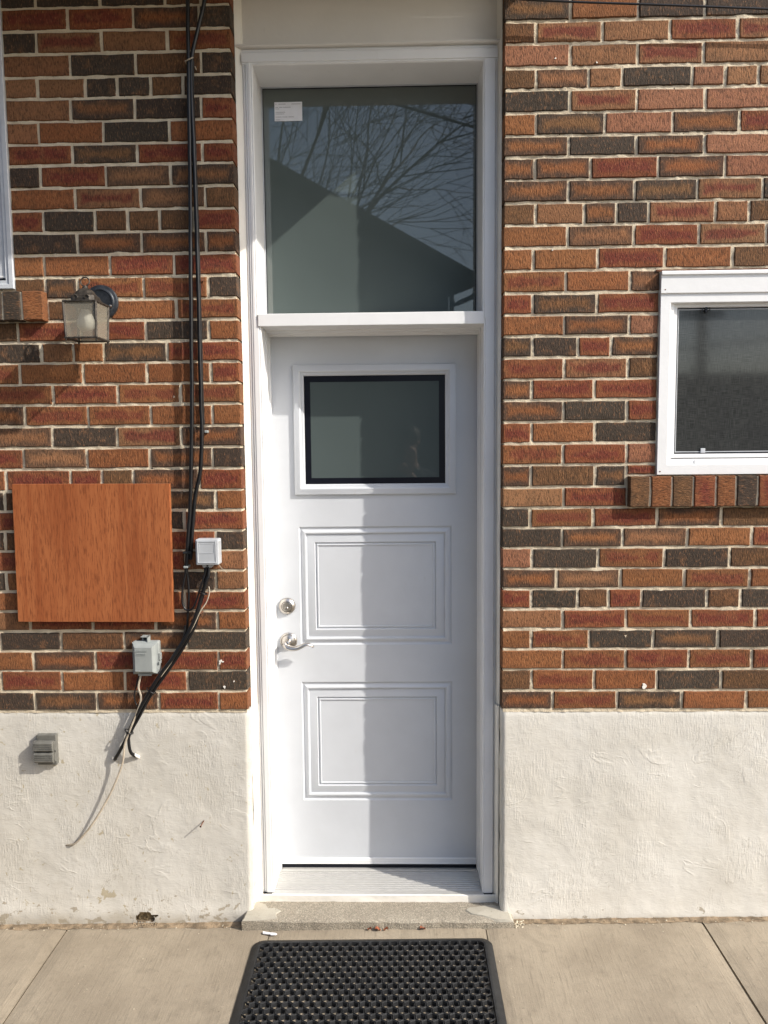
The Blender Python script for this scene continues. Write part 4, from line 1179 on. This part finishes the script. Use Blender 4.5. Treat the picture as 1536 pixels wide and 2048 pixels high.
MB().box(6.05, 6.95, -14.06, -13.9, 4.40, 4.52).build('crossarm', M['timber'], up)
for i, (a, b_, lab) in enumerate((((-6,-9,8.75), (5,-9,5.43), 'lower service wire over the yard'), ((-6,-9,8.64), (5,-9,6.0), 'upper service wire over the yard'), ((2,-14,3.30), (14,-14,4.55), 'telephone wire by the utility pole'))):
    tag(MB().tube([a, tuple((u+v)/2 for u, v in zip(a, b_)), b_], .020, 5).build('service_wire', M['cable'], fix=False), lab, 'wire')

# ------------------------------------------------------------------ the photographer, mirrored faintly in the door pane
def person():
    V, E, Rr, part = [], [], [], []
    def vtx(p, r, par=None, k='jacket'):
        V.append(p); Rr.append(r if isinstance(r, tuple) else (r, r)); part.append(k)
        if par is not None: E.append((par, len(V)-1))
        return len(V)-1
    X, Y = .105, -3.13
    pel = vtx((X,Y,.97), (.155,.115), None, 'jeans')
    wst = vtx((X,Y+.005,1.13), (.150,.105), pel)
    che = vtx((X,Y+.01,1.36), (.172,.118), wst)
    upc = vtx((X,Y,1.50), (.120,.085), che)
    nek = vtx((X,Y+.012,1.60), (.056,.058), upc, 'skin')
    jaw = vtx((X,Y+.045,1.695), (.062,.075), nek, 'skin')
    cra = vtx((X,Y+.040,1.800), (.078,.098), jaw, 'skin')
    top = vtx((X,Y+.030,1.870), (.060,.075), cra, 'skin')
    vtx((X,Y+.150,1.735), .014, jaw, 'skin')                       # nose
    for s in (-1, 1):
        vtx((X+s*.088,Y+.030,1.765), .016, cra, 'skin')            # ears
        hip = vtx((X+s*.095,Y,.90), (.092,.098), pel, 'jeans')
        kne = vtx((X+s*.110,Y+.02,.50), (.058,.062), hip, 'jeans')
        ank = vtx((X+s*.120,Y-.02,.10), (.042,.046), kne, 'jeans')
        hee = vtx((X+s*.122,Y-.02,.035), (.040,.036), ank, 'shoe')
        vtx((X+s*.140,Y+.16,.028), (.036,.026), hee, 'shoe')
    def hand(w, d, up, thumb, par):
        w, d, up, thumb = Vector(w), Vector(d).normalized(), Vector(up).normalized(), Vector(thumb).normalized()
        pm = vtx(tuple(w+d*.045), (.030,.020), par, 'skin')
        pk = vtx(tuple(w+d*.080), (.034,.017), pm, 'skin')
        for i, (o_, l) in enumerate(((-.030,.062),(-.010,.074),(.010,.078),(.030,.070))):
            a = vtx(tuple(w+d*.092+thumb*o_), .0095, pk, 'skin')
            b2 = vtx(tuple(w+d*(.092+l*.45)+thumb*o_+up*.010), .0088, a, 'skin')
            vtx(tuple(w+d*(.092+l*.62)+thumb*o_+up*(.010+l*.42)), .0078, b2, 'skin')
        t1 = vtx(tuple(w+d*.040+thumb*.042), .0125, pm, 'skin')
        vtx(tuple(w+d*.070+thumb*.058+up*.016), .0100, t1, 'skin')
    # right arm raised to the phone, left arm hanging
    sh = vtx((X+.185,Y,1.485), (.068,.068), upc)
    el = vtx((X+.225,Y+.14,1.255), (.050,.050), sh)
    wr_ = vtx((.115,-2.800,1.500), (.030,.034), el, 'skin')
    hand((.115,-2.800,1.500), (-.55,.30,.62), (-.2,.9,-.1), (.75,0,.6), wr_)
    sh = vtx((X-.185,Y,1.485), (.068,.068), upc)
    el = vtx((X-.245,Y-.02,1.200), (.050,.050), sh)
    wr_ = vtx((X-.240,Y+.08,.975), (.031,.026), el, 'skin')
    hand((X-.240,Y+.08,.975), (.05,.20,-1), (.5,.5,-.1), (.3,.95,.1), wr_)
    me = bpy.data.meshes.new('person'); me.from_pydata(V, E, [])
    o = bpy.data.objects.new('person', me); col.objects.link(o)
    md = o.modifiers.new('Skin', 'SKIN'); md.use_smooth_shade = True
    if not me.skin_vertices: return o
    for i, sv in enumerate(me.skin_vertices[0].data):
        sv.radius = Rr[i]; sv.use_root = (i == 0)
    sd = o.modifiers.new('Subdivision', 'SUBSURF'); sd.levels = 1; sd.render_levels = 1
    dg = bpy.context.evaluated_depsgraph_get(); dg.update()
    baked = bpy.data.meshes.new_from_object(o.evaluated_get(dg))
    o.modifiers.clear(); o.data = baked; baked.materials.clear()
    names = ['jacket', 'jeans', 'skin', 'shoe']
    for k in names: baked.materials.append(M[k])
    mids = [(Vector(V[i]), part[i]) for i in range(len(V))]
    mids += [((Vector(V[a])+Vector(V[b2]))/2, part[b2] if part[a] == 'skin' or part[b2] != 'skin' else part[a]) for a, b2 in E]
    for f in baked.polygons:
        k = min(mids, key=lambda q_: (q_[0]-f.center).length_squared)[1]
        f.material_index = names.index(k); f.use_smooth = True
    tag(o, 'person in dark jacket and jeans raising a phone, mirrored in the door pane', 'person')
    hm = MB()
    for i in range(9):
        ph = math.pi*.62*i/8
        for k in range(20):
            a = 2*math.pi*k/20
            rx, ry, rz = .093, .112, .095
            back = .35*max(0, -math.sin(a))
            ph2 = ph*(1+back)
            hm.v.append((X+rx*math.sin(ph2)*math.cos(a), Y+.030+ry*math.sin(ph2)*math.sin(a), 1.825+rz*math.cos(ph2)))
    for i in range(8):
        for k in range(20): hm.f.append((i*20+k, i*20+(k+1) % 20, (i+1)*20+(k+1) % 20, (i+1)*20+k))
    h_ = hm.build('hair', M['hair'], None, smooth=60, origin=False); h_.parent = o
    for s in (-1, 1):
        e_ = MB().lathe([(.011,0),(.009,.006),(.001,.009)], (X+s*.033, Y+.122, 1.775), n=10)
        e_.v = [(x, 2*(Y+.122)-y, z) for x, y, z in e_.v]
        eo = e_.build('eye', M['hair'], None, smooth=60, origin=False); eo.parent = o
    mo = MB().box(X-.024, X+.024, Y+.112, Y+.128, 1.688, 1.696).build('mouth', M['leaf'], None, origin=False, bevel=.002); mo.parent = o
person()
phn = thing('phone', (.04, -2.745, 1.63), 'black phone held up by the person in the yard', 'phone')
MB().box(-.012, .062, -2.756, -2.747, 1.632, 1.785).build('case', M['phone'], phn, bevel=.003)
MB().lathe([(.007,0),(.007,.0016),(.0005,.0016)], (.046,-2.7475,1.768), n=14).build('lens', M['screen'], phn)
